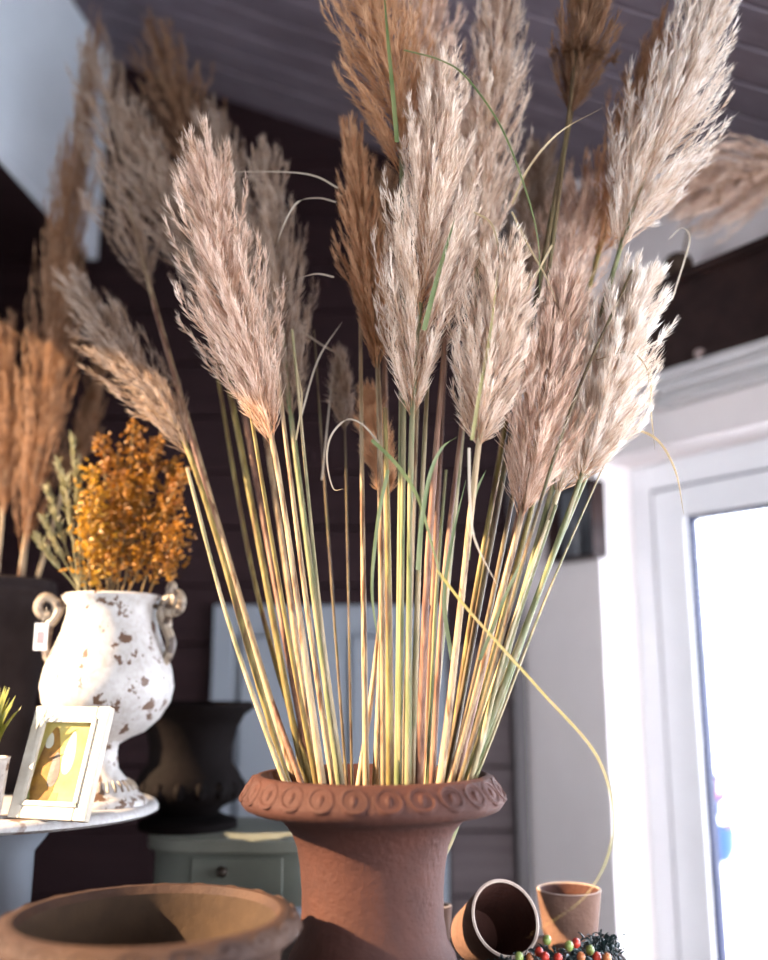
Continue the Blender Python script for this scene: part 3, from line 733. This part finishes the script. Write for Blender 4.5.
tc0, zc1 = wall_hit(683, 285, .10); 
cz0, cz1 = LEDGE + .001, LEDGE + .001 + (zc1 - LEDGE)
tc0 = tL0 + .02; tc1 = tc0 + .95
root = thing('wooden_crate', 'long dark red-brown wooden crate on the ledge over the door', 'crate', W((tc0 + tc1) / 2, .06, cz0))
mb = MB()
mb.obox(W, (tc0, .012, cz0), (tc1, .024, cz1)).obox(W, (tc0, .024, cz0), (tc0 + .03, .125, cz1)).obox(W, (tc1 - .03, .024, cz0), (tc1, .125, cz1)).obox(W, (tc0 + .03, .024, cz0), (tc1 - .03, .125, cz0 + .012))
obj('box', mb, 'crate', root, smooth=False, bevel=.002)
obj('top_board', MB().obox(W, (tc0 - .01, .008, cz1), (tc1 + .01, .14, cz1 + .02)), 'crate', root, smooth=False, bevel=.003)
mb = MB().obox(W, (tc0 + .03, .105, cz0 + .012), (tc1 - .03, .113, cz1))
obj('front_panel', mb, 'crate', root, smooth=False)
q = Vector(W(tc0 + .08, .119, cz0)); q.z = LEDGE
tag(obj('pebble', MB().ball((W(tc0 + .17, .122, LEDGE + .014)), .014, 12, 8, (1.2, .5, 1)), 'ornament', origin=W(tc0 + .17, .122, LEDGE)), 'small pale pinkish ornament at the foot of the dark crate', 'ornament')
tp_, _ = wall_hit(678, 262, .105)
pd = Vector(W(tp_, .105, cz1 + .02))
root = thing('seed_pod', 'round brown dried seed pod with a twig on top of the crate', 'seed pod', pd)
obj('pod', MB().ball(pd + Vector((0, 0, .034)), .034, 16, 12, (1.1, 1, 1)), 'pod', root)
obj('twig', MB().tube(catmull([pd + Vector((.015, 0, .06)), pd + Vector((.025, 0, .10)), pd + Vector((.04, .01, .15))], 5), [.004] * 10 + [.002], 6), 'dry_stem', root)

# ------------------------------------------------------------------ pampas grass
NPR = np.random.default_rng(3)
def mesh_np(name, V, F, attr, m):
    me = bpy.data.meshes.new(name)
    me.from_pydata(V.tolist(), [], F)
    a = me.attributes.new('tip', 'FLOAT', 'POINT'); a.data.foreach_set('value', attr.astype(np.float32))
    me.materials.append(M[m]); me.update(); return me
def plume(name, path, hw, m, parent, rng, nb=110, nh=34, hair=.024, fuzz=1.0, spread=1.0):
    """a feathery head along path: arching side branches, each a pointed tuft of fine hairs"""
    P = np.array([tuple(p) for p in path]); n = len(P)
    seg = np.linalg.norm(np.diff(P, axis=0), axis=1); L = seg.sum(); cum = np.concatenate([[0], np.cumsum(seg)]) / L
    def pos(t):
        t = np.asarray(t); tc = np.clip(t, 0, 1)
        q = np.stack([np.interp(tc, cum, P[:, k]) for k in range(3)], -1)
        ext = (P[-1] - P[-2]) / seg[-1] * L
        return q + np.clip(t - 1, 0, None)[..., None] * ext
    ax = (P[-1] - P[0]) / np.linalg.norm(P[-1] - P[0])
    u = np.cross(ax, (0.3, 1, 0.1)); u /= np.linalg.norm(u); v = np.cross(ax, u)
    nb = int(nb * 1.12); nh = int(nh * 1.25)
    ib = np.arange(nb); t0 = (ib + rng.uniform(0, 1, nb)) / nb; t0 = t0 ** 1.05 * .93
    ph = ib * 2.39996 + rng.normal(0, .3, nb)
    prof = np.where(t0 < .22, .55 + .45 * (t0 / .22) ** .8, 1 - .72 * ((t0 - .22) / .78) ** 1.25)
    r = hw * prof * np.where(rng.uniform(0, 1, nb) < .22, rng.uniform(1.0, 1.22, nb), rng.uniform(.42, 1.0, nb))
    adv = (0.13 + .10 * rng.uniform(0, 1, nb)) * (1 - .25 * t0) * max(L, .2) / L * spread + r * .9 / L
    rad = np.cos(ph)[:, None] * u + np.sin(ph)[:, None] * v
    tang = np.cross(np.broadcast_to(ax, rad.shape), rad)
    S = 7
    s = np.linspace(0, 1, S)
    tt = t0[:, None] + adv[:, None] * s[None, :]
    C = pos(tt)                                                # nb,S,3
    rr = r[:, None] * (1 - (1 - s[None, :]) ** 1.7)
    sway = rng.normal(0, .10, nb)[:, None] * r[:, None] * s[None, :] ** 2
    B = C + rad[:, None, :] * rr[..., None] + tang[:, None, :] * sway[..., None]
    B[..., 2] -= (r[:, None] * .18 * s[None, :] ** 2.2)
    # hairs
    sh = rng.uniform(.06, 1.0, (nb, nh)) ** .85
    idx = np.clip((sh * (S - 1)).astype(int), 0, S - 2); fr = sh * (S - 1) - idx
    bi = np.arange(nb)[:, None]
    p0 = B[bi, idx] * (1 - fr[..., None]) + B[bi, idx + 1] * fr[..., None]
    tg = B[bi, idx + 1] - B[bi, idx]; tg /= np.linalg.norm(tg, axis=-1, keepdims=True) + 1e-9
    rv = rng.normal(0, 1, (nb, nh, 3)); rv -= tg * (rv * tg).sum(-1, keepdims=True); rv /= np.linalg.norm(rv, axis=-1, keepdims=True) + 1e-9
    hl = hair * 1.12 * rng.uniform(.5, 1.3, (nb, nh)) * (1.1 - .5 * sh)
    ang = rng.uniform(.08, .55, (nb, nh)) * fuzz
    d1 = tg * np.cos(ang)[..., None] + rv * np.sin(ang)[..., None]
    d2 = tg * np.cos(ang * .5)[..., None] + rv * np.sin(ang * .5)[..., None]
    p1 = p0 + d1 * (hl * .5)[..., None]; p2 = p1 + d2 * (hl * .5)[..., None]
    sd = np.cross(d1, rng.normal(0, 1, (nb, nh, 3))); sd /= np.linalg.norm(sd, axis=-1, keepdims=True) + 1e-9
    w0 = rng.uniform(.00045, .0008, (nb, nh))[..., None]
    H = np.stack([p0 - sd * w0 * .6, p0 + sd * w0 * .6, p1 + sd * w0, p1 - sd * w0, p2], 2).reshape(-1, 3)
    nhs = nb * nh
    tipv = np.tile(np.array([.0, .0, .5, .5, 1.0]), nhs)
    tipv = np.clip(tipv * .75 + np.repeat((sh * .35).reshape(-1), 5), 0, 1)
    base = np.arange(nhs) * 5
    F4 = np.stack([base, base + 1, base + 2, base + 3], 1).tolist(); F3 = np.stack([base + 3, base + 2, base + 4], 1).tolist()
    # branch ribbons
    sdb = np.cross(B[:, -1] - B[:, 0], rng.normal(0, 1, (nb, 3))); sdb /= np.linalg.norm(sdb, axis=-1, keepdims=True) + 1e-9
    wb = (.0011 * (1 - s * .85))[None, :, None]
    Vb = np.stack([B - sdb[:, None, :] * wb, B + sdb[:, None, :] * wb], 2).reshape(-1, 3)
    off = len(H); Fb = []
    for b in range(nb):
        o_ = off + b * S * 2
        for k in range(S - 1): Fb.append([o_ + 2 * k, o_ + 2 * k + 1, o_ + 2 * k + 3, o_ + 2 * k + 2])
    V = np.concatenate([H, Vb]); A = np.concatenate([tipv, np.tile(np.repeat(s * .5, 2), nb)])
    q = parent; o3 = np.zeros(3)
    while q is not None: o3 += np.array(q.location); q = q.parent
    me = mesh_np(name, V - o3, F4 + F3 + Fb, A, m)
    o = bpy.data.objects.new(name, me); COL.objects.link(o); o.parent = parent
    return o
def stem_radii(n, r, rng):
    out = []; nodes = sorted(rng.uniform(.1, .95) for _ in range(4))
    for i in range(n):
        f = i / (n - 1); k = sum(1 for q in nodes if q < f)
        step = (f - ([0] + nodes)[k])                           # sheath wraps thicker right above a node
        out.append(r * (1 - .50 * f) * (1.12 - .5 * min(step, .3)))
    return out
def grass(label, rimx, base, tip, yb_, yt, hw, m, sm, r=.0074, nb=125, nh=46, hair=.032, bend=0.0, group='pampas stems in the big urn', name='pampas_grass', fuzz=1.0, dY=None, reed=False):
    rnd2 = random.Random(label); rng = np.random.default_rng(rnd2.randrange(10 ** 6))
    B_ = at(*base, yb_); T_ = at(*tip, yt)
    dy = max(-.11, min(.10, (yb_ - UY) * .55 if dY is None else dY))
    rz_ = zr - .01; Rp = Vector((xat(rimx, UY + dy, rz_), UY + dy, rz_))
    d = (Rp - B_).normalized(); zs = zr - .15
    S_ = Rp + d * ((Rp.z - zs) / max(.2, -d.z)); S_.z = zs
    rel = Vector((S_.x - UX, S_.y - UY, 0))
    if rel.length > .085: rel *= .085 / rel.length
    S_ = Vector((UX + rel.x, UY + rel.y, zs))
    root = thing(name, label, 'pampas grass' if not reed else 'reed', S_, group)
    if reed:
        path = catmull([S_, Rp, B_, T_], 14)
        obj('stem', MB().tube(path, stem_radii(len(path), r, rnd2), 9), sm, root)
        return root
    T2 = T_
    mid = (B_ + T2) / 2 + Vector((bend, 0, 0))
    path = catmull([S_, Rp, B_, mid, T2], 14)
    cut = 28
    obj('stem', MB().tube(path[:cut + 10], stem_radii(cut + 10, r, rnd2), 9), sm, root)
    hwm = 1.22 * hw * mpp((base[1] + tip[1]) / 2, (yb_ + yt) / 2)
    plume('plume', path[cut:], hwm, m, root, rng, nb, nh, hair, fuzz)
    return root
def blade(root, pts, wid, m, Y):
    if not hasattr(Y, '__len__'): Y = [Y] * len(pts)
    ps = [at(x, y, q) for (x, y), q in zip(pts, Y)]
    o = obj('leaf_blade', MB().ribbon(catmull(ps, 8), wid, side=(.9, .2, .5)), m, root)
    return o
G = {}
def g(key, *a, **k): G[key] = grass(*a, **k)
# left fan
g('A1', 'pampas stem with the biggest, sharpest pinkish-beige plume of the left fan', 322, (274, 450), (206, 165), 1.58, 1.56, 44, 'beige', 's_tan', nb=170, nh=54, bend=-.015)
g('A2', 'pampas stem whose grey plume leans lowest left, above the orange flowers', 286, (190, 456), (74, 285), 1.74, 1.84, 28, 'grey', 's_yellow', nb=100)
g('A3', 'pampas stem with a narrow tan plume left of the biggest left plume', 303, (214, 318), (130, 118), 1.82, 1.95, 30, 'grey', 's_yellow')
g('A4', 'pampas stem with a blurred grey plume against the bluish-white bulkhead', 293, (152, 295), (98, 60), 1.86, 2.05, 40, 'grey', 's_tan', nb=100)
g('A5', 'pampas stem with a dim brown plume at the top left, under the ceiling', 310, (212, 240), (160, 40), 1.92, 2.12, 44, 'brown', 's_rose')
g('A6', 'pampas stem with a grey plume just right of the biggest left plume', 338, (292, 425), (268, 165), 1.72, 1.80, 30, 'grey', 's_green')
g('A7', 'pampas stem with a beige plume tip peeping over the biggest left plume', 316, (246, 300), (212, 125), 1.85, 1.95, 34, 'grey', 's_tan')
# centre
g('C1', 'pampas stem with a slim orange-tan plume left of the tallest central plume', 383, (378, 375), (352, 140), 1.62, 1.62, 21, 'tan', 's_tan', fuzz=.7)
g('C2', 'pampas stem with the largest cream plume, front and centre of the bouquet', 408, (412, 424), (440, 85), 1.52, 1.52, 44, 'cream', 's_green', nb=200, nh=60, r=.0068)
g('C3', 'pampas stem with a tan plume cut off by the top edge, left of centre', 398, (402, 178), (370, -50), 1.58, 1.58, 46, 'tan', 's_green', nb=160, nh=50)
g('C4', 'pampas stem with a tall pale plume reaching the top edge, right of centre', 428, (476, 285), (502, -12), 1.70, 1.64, 32, 'cream', 's_pale', nb=160, nh=50)
g('C5', 'pampas stem with a spiky short cream plume right of the central one', 440, (478, 450), (505, 265), 1.50, 1.50, 38, 'cream', 's_tan', nb=150, nh=56, r=.0075)
g('C6', 'pampas stem with a low small tan plume behind the central stems', 376, (386, 500), (370, 400), 1.72, 1.72, 14, 'tan', 's_tan', nb=60)
g('C7', 'thin stem with a tiny grey seed head hanging over the dark boards', 352, (345, 435), (340, 362), 1.76, 1.76, 10, 'grey', 's_dark', nb=40, nh=24, r=.003)
g('C8', 'pampas stem with a beige plume directly behind the large central plume', 424, (446, 330), (470, 120), 1.76, 1.80, 32, 'beige', 's_rose')
g('C9', 'pampas stem with a pale plume behind the tan one at the top edge', 404, (424, 170), (429, -22), 1.72, 1.66, 34, 'beige', 's_tan')
g('C10', 'pampas stem with a dim brown plume between the slim tan and central plumes', 392, (384, 340), (384, 185), 1.76, 1.78, 20, 'brown', 's_rose')
# right
g('D1', 'pampas stem with a beige-based plume, lowest of the right-hand plumes', 450, (520, 522), (566, 295), 1.54, 1.54, 38, 'beige', 's_tan', nb=160, nh=56)
g('D2', 'pampas stem with a brilliant white plume nearest the door frame', 466, (578, 486), (636, 285), 1.56, 1.52, 40, 'white', 's_green', nb=190, nh=58)
g('D3', 'pampas stem with the big white plume reaching the top right corner', 470, (618, 256), (712, 0), 1.60, 1.54, 42, 'white', 's_green', nb=210, nh=58)
g('D4', 'pampas stem with a brown plume at the top edge beside a dark stalk', 446, (570, 118), (594, -32), 1.64, 1.54, 30, 'brown', 's_dark')
g('D5', 'pampas stem with a beige plume behind the low right-hand plumes', 456, (552, 370), (580, 190), 1.70, 1.74, 36, 'beige', 's_rose')
g('D6', 'pampas stem with a tan plume along the left side of the top right plume', 460, (596, 262), (660, 45), 1.72, 1.66, 32, 'tan', 's_yellow')
g('D7', 'pampas stem with a faint grey plume between centre and right groups', 448, (524, 300), (540, 160), 1.78, 1.82, 26, 'grey', 's_tan')
g('D8', 'pampas stem with a white plume filling the gap between the two right plumes', 462, (556, 498), (606, 320), 1.60, 1.60, 34, 'white', 's_pale', nb=120)
def reed(key, label, rimx, mid, tip, Y, sm, r=.0064):
    G[key] = grass(label, rimx, mid, tip, Y, Y, 0, None, sm, r=r, name='bare_reed', group='bare stems in the big urn', reed=True)
reed('R1', 'thin dark bare stem left of the tiny grey seed head', 346, (330, 560), (314, 330), 1.76, 's_dark', .0035)
reed('R3', 'bare tan stem just left of the slim orange-tan plume stalk', 366, (363, 560), (360, 300), 1.66, 's_tan')
reed('R4', 'yellow bare stem ending in a clean cut left of the central plume', 390, (388, 560), (385, 408), 1.54, 's_yellow', .0072)
reed('R5', 'green bare stem right behind the yellow cut stem', 399, (402, 560), (405, 330), 1.58, 's_green')
reed('R6', 'thick rosy bare stem right of the central green stalk', 419, (428, 560), (448, 300), 1.53, 's_rose', .0078)
reed('R7', 'bare pale stem squeezed between central green and rosy stems', 412, (419, 560), (430, 330), 1.60, 's_pale')
reed('R8', 'long dark bare stalk rising to the top edge at the right', 452, (530, 400), (588, -40), 1.60, 's_dark', .0062)
reed('R9', 'thinnest pale bare stem leaning farthest right, over the white wall', 474, (545, 600), (608, 456), 1.56, 's_pale', .003)
reed('R10', 'green bare stem under the lowest right-hand plume', 464, (520, 610), (556, 505), 1.58, 's_green')
reed('R11', 'grey-green bare stem under the brilliant white plume', 472, (540, 590), (590, 468), 1.60, 's_green', .0064)
reed('R12', 'bare brown stem left of the spiky short plume stalk', 432, (446, 560), (474, 330), 1.64, 's_rose')
reed('R13', 'bare olive stem right of the spiky short plume stalk', 447, (474, 600), (522, 340), 1.64, 's_yellow')
reed('R14', 'bare tan stem rising right of the biggest left plume stalk', 332, (306, 600), (272, 330), 1.64, 's_tan')
reed('R15', 'bare yellow-green stem in the middle of the left fan', 309, (252, 570), (205, 300), 1.80, 's_yellow')
reed('R16', 'long green bare stalk crossing in front of the brilliant white plume', 459, (560, 440), (632, 270), 1.49, 's_dark', .0045)
reed('R17', 'leftmost bare stem of the left fan, beside the orange flowers', 283, (228, 620), (187, 468), 1.70, 's_pale', .0058)
reed('R18', 'bare rosy stem second from the left edge of the fan', 298, (238, 600), (152, 300), 1.78, 's_rose')
reed('R19', 'bare pale stem between left fan and seed head, slightly splayed', 342, (320, 610), (292, 330), 1.60, 's_pale', .005)
reed('R20', 'short crooked tan stem leaning left at the back of the urn', 360, (372, 690), (384, 580), 1.70, 's_tan')
reed('R21', 'bare yellow stem close left of the biggest left plume stalk', 316, (282, 600), (232, 300), 1.60, 's_yellow', .006)
reed('R22', 'bare green stem right of the thick rosy one', 428, (436, 600), (446, 470), 1.68, 's_green', .005)
reed('R23', 'bare white-lit stem at the right edge of the bunch', 469, (505, 650), (548, 520), 1.53, 's_pale', .0055)
# loose leaf blades
blade(G['R6'], [(437, 570), (470, 612), (540, 690), (598, 758), (613, 830), (588, 893), (527, 937)], .0042, 'l_yellow', [1.52, 1.5, 1.48, 1.47, 1.46, 1.46, 1.46])
blade(G['C2'], [(404, 50), (440, 60), (466, 77), (500, 125), (524, 185), (538, 240), (540, 300)], .004, 'l_green', 1.47)
blade(G['C1'], [(338, 188), (315, 176), (285, 172), (240, 172), (196, 174)], .0035, 'l_pale', 1.58)
blade(G['C1'], [(336, 202), (318, 198), (298, 202), (285, 222), (277, 244)], .0035, 'l_pale', 1.58)
blade(G['C1'], [(334, 277), (315, 274), (290, 282), (268, 294)], .0035, 'l_pale', 1.58)
blade(G['C6'], [(379, 443), (362, 424), (346, 420), (331, 436), (327, 460), (333, 488), (343, 489)], .0035, 'l_pale', 1.56)
blade(G['R6'], [(418, 570), (422, 520), (430, 475), (442, 448), (457, 437)], .007, 'l_green', 1.48)
blade(G['R5'], [(372, 440), (398, 466), (418, 498), (432, 545), (444, 590)], .006, 'l_green', 1.49)
blade(G['D2'], [(620, 425), (655, 438), (675, 470), (684, 515)], .005, 'l_tan', 1.55)
blade(G['D2'], [(638, 330), (650, 370), (651, 410), (655, 450)], .004, 'l_tan', 1.56)
blade(G['D4'], [(512, 204), (530, 166), (560, 132), (602, 108)], .004, 'l_tan', 1.5)
blade(G['D7'], [(512, 212), (528, 245), (545, 275), (558, 305)], .0035, 'l_tan', 1.48)
blade(G['D7'], [(552, 245), (536, 275), (520, 300)], .0035, 'l_tan', 1.48)
blade(G['C5'], [(469, 448), (470, 500), (475, 540), (498, 587)], .0045, 'l_pale', 1.46)
blade(G['C3'], [(397, 142), (393, 95), (388, 40), (383, -20)], .0075, 'l_green', 1.47)
blade(G['C2'], [(424, 330), (434, 290), (444, 255), (455, 218)], .008, 'l_green', 1.45)
blade(G['C2'], [(474, 212), (490, 222), (497, 240), (500, 262)], .004, 'l_tan', 1.47)
blade(G['C5'], [(472, 440), (480, 390), (490, 335), (498, 270)], .006, 'l_yellow', 1.44)
blade(G['R13'], [(468, 560), (474, 500), (486, 470)], .006, 'l_green', 1.55)
blade(G['R22'], [(452, 660), (444, 600), (452, 540), (466, 480)], .007, 'l_green', 1.6)
blade(G['R10'], [(480, 660), (508, 590), (530, 545)], .006, 'l_green', 1.54)
blade(G['A6'], [(300, 420), (318, 360), (342, 322)], .003, 'l_pale', 1.66)
blade(G['A1'], [(296, 440), (302, 400), (298, 370)], .003, 'l_tan', 1.56)
blade(G['C7'], [(300, 330), (322, 345), (338, 355), (345, 370)], .003, 'l_pale', 1.74)
blade(G['R1'], [(322, 480), (330, 400), (338, 340)], .003, 'l_pale', 1.75)
blade(G['D3'], [(672, 300), (684, 262), (690, 238), (682, 228), (668, 240)], .003, 'l_pale', 1.6)
blade(G['D8'], [(596, 360), (630, 352), (648, 372), (646, 400)], .003, 'l_tan', 1.5)
blade(G['R4'], [(388, 470), (378, 520), (372, 590), (380, 650)], .006, 'l_green', 1.52)

# brown pampas in the charcoal pot
def pot_grass(label, x0, base, tip, Y, Yt, hw, m, nb=100):
    rnd2 = random.Random(label); rng = np.random.default_rng(rnd2.randrange(10 ** 6))
    S_ = Vector((xat(x0, QY, 1.45), QY + rnd2.uniform(-.03, .03), qz(667))); B_ = at(*base, Y); T_ = at(*tip, Yt)
    root = thing('pampas_grass', label, 'pampas grass', S_, 'brown pampas in the charcoal pot')
    path = catmull([S_, B_, (B_ + T_) / 2 + Vector((.01, 0, 0)), T_], 12)
    obj('stem', MB().tube(path[:20], stem_radii(20, .006, rnd2), 8), 's_tan', root)
    plume('plume', path[12:], hw * mpp(400, Y), m, root, rng, nb, 36, .03, .8)
pot_grass('tall brown pampas plume in the charcoal pot, reaching up before the white bulkhead', 8, (34, 480), (92, 45), 2.12, 2.14, 22, 'brown', 190)
pot_grass('brown pampas plume at the left edge of the charcoal pot', -14, (2, 520), (4, 330), 2.10, 2.10, 28, 'brown', 130)
pot_grass('brown pampas plume of middle height in the charcoal pot', 2, (22, 560), (68, 165), 2.06, 2.06, 32, 'brown', 170)
pot_grass('thin greyish pampas plume at the right of the charcoal pot', 18, (60, 500), (104, 350), 2.16, 2.2, 14, 'brown')

# the plume sticking in from the right
S_ = Vector(W(tc0 + .95, .16, cz1 + .022))
hb = at(790, 178, 2.15); ht = at(690, 190, 2.15)
S_ = Vector(W(1.02, .09, cz1 + .021)); 
root = thing('pampas_grass', 'blurred beige pampas plume lying sideways above the dark crate at right', 'pampas grass', S_)
pth = catmull([S_, at(805, 172, 1.95), at(750, 176, 1.98), at(682, 190, 2.02)], 12)
obj('stem', MB().tube(pth[:24], .004, 8), 's_tan', root)
plume('plume', pth[10:], 46 * mpp(180, 2.0), 'beige', root, np.random.default_rng(9), 170, 56, .03, 1.0)

# ------------------------------------------------------------------ dried flowers in the white vase
rnd = random.Random(21)
def leafy(mbx, p, d, l, wd):
    sd = Vector((rnd.gauss(0, 1), rnd.gauss(0, 1), rnd.gauss(0, 1)))
    mbx.ribbon([p, p + d * l * .5, p + d * l], wd, side=tuple(sd), fold=.5)
def flower(tipx, tipy, Y, m):
    b = Vector((vx + rnd.uniform(-.06, .06), VY + rnd.uniform(-.05, .05), vz(640)))
    T_ = at(tipx, tipy, Y)
    neck = Vector((b.x * .6 + T_.x * .4, b.y * .6 + T_.y * .4, vz(597)))
    rel = Vector((neck.x - vx, neck.y - VY, 0)); lim = 37 * vp
    if rel.length > lim: rel *= lim / rel.length; neck = Vector((vx + rel.x, VY + rel.y, neck.z))
    root = thing('dried_flower', 'stem of mustard-orange dried florets in the white urn vase', 'dried flower', b, 'orange dried flowers in the white vase')
    path = catmull([b, neck, (neck + T_) / 2 + Vector((rnd.gauss(0, .008), 0, .01)), T_], 8)
    obj('stem', MB().tube(path, .0018, 5), 'dry_stem', root)
    fl = MB()
    for i in range(150):
        f = rnd.uniform(.42, 1.0) ** .9; k = f * (len(path) - 1); i0 = min(int(k), len(path) - 2)
        p = path[i0].lerp(path[i0 + 1], k - i0)
        w_ = .026 * (1.15 - f)+.006
        p = p + Vector((rnd.gauss(0, w_), rnd.gauss(0, w_), rnd.gauss(0, .012)))
        for _ in range(3):
            d = Vector((rnd.gauss(0, 1), rnd.gauss(0, 1), rnd.gauss(.4, .8))).normalized()
            leafy(fl, p, d, rnd.uniform(.006, .012), .006)
    obj('florets', fl, m, root)
for (x, y, m) in ((92, 468, 'yellow_fl'), (104, 436, 'orange_fl'), (118, 452, 'orange_fl'), (134, 424, 'orange_fl'), (146, 448, 'orange_fl'), (160, 440, 'orange_fl'), (174, 458, 'orange_fl'), (184, 472, 'orange_fl'),
                  (90, 500, 'yellow_fl'), (126, 482, 'orange_fl'), (168, 500, 'orange_fl'), (150, 480, 'orange_fl'), (86, 530, 'yellow_fl'), (182, 520, 'orange_fl')):
    flower(x, y, VY + rnd.uniform(-.07, .06), m)
for (x, y) in ((72, 440), (58, 462), (48, 490), (44, 520), (66, 480), (38, 540), (80, 470)):
    b = Vector((vx - .05, VY + rnd.uniform(-.04, .03), vz(640))); T_ = at(x, y, VY + rnd.uniform(-.04, .06))
    neck = Vector((vx - 30 * vp, VY + (b.y - VY) * .8, vz(597)))
    root = thing('dried_grass', 'dull green-beige grass ear at the left side of the white urn vase', 'dried grass', b, 'grass ears in the white vase')
    path = catmull([b, neck, neck.lerp(T_, .55), T_], 8)
    obj('stem', MB().tube(path, .0016, 5), 'wheat', root)
    fl = MB(); n_ = len(path) - 1
    for i in range(110):
        f = rnd.uniform(.62, 1.0); k = f * n_; i0 = min(int(k), n_ - 1)
        p = path[i0].lerp(path[i0 + 1], k - i0); t = (path[i0 + 1] - path[i0]).normalized()
        d = (t + Vector((rnd.gauss(0, .3), rnd.gauss(0, .3), rnd.gauss(0, .2)))).normalized()
        leafy(fl, p, d, rnd.uniform(.016, .026), .005)
    obj('ear', fl, 'wheat', root)

# ------------------------------------------------------------------ outside the door
def outside(px, py, dist):
    d = ray(px, py); c = CORN + WN * (-dist); k = (c - Vector((0, 0, CAMZ))).dot(WN) / d.dot(WN)
    return Vector((0, 0, CAMZ)) + d * k
oc = outside(718, 862, 1.6); sc_ = (oc - Vector((0, 0, CAMZ))).length / FPX
root = thing('blue_planter', 'blue planter with pink flowers outside the glass door', 'planter', (oc.x, oc.y, -.12))
obj('bowl', MB().lathe([(0, oc.z), (11 * sc_, oc.z), (17 * sc_, oc.z + 10 * sc_), (18 * sc_, oc.z + 32 * sc_), (16 * sc_, oc.z + 32 * sc_), (14 * sc_, oc.z + 22 * sc_), (0, oc.z + 22 * sc_)], (oc.x, oc.y, 0), 32), 'blue', root)
obj('stand', MB().lathe([(0, -.12), (9 * sc_, -.12), (4 * sc_, -.05), (4 * sc_, oc.z), (0, oc.z)], (oc.x, oc.y, 0), 24), 'concrete', root)
mb = MB(); ml = MB(); rnd = random.Random(2)
for i in range(60):
    p = Vector((oc.x + rnd.gauss(0, 5 * sc_), oc.y + rnd.gauss(0, 5 * sc_), oc.z + rnd.uniform(30, 85) * sc_))
    (mb if rnd.random() < .35 else ml).ball(p, rnd.uniform(2, 4) * sc_, 8, 6)
obj('blossoms', mb, 'pink', root); obj('foliage', ml, 'blue', root)
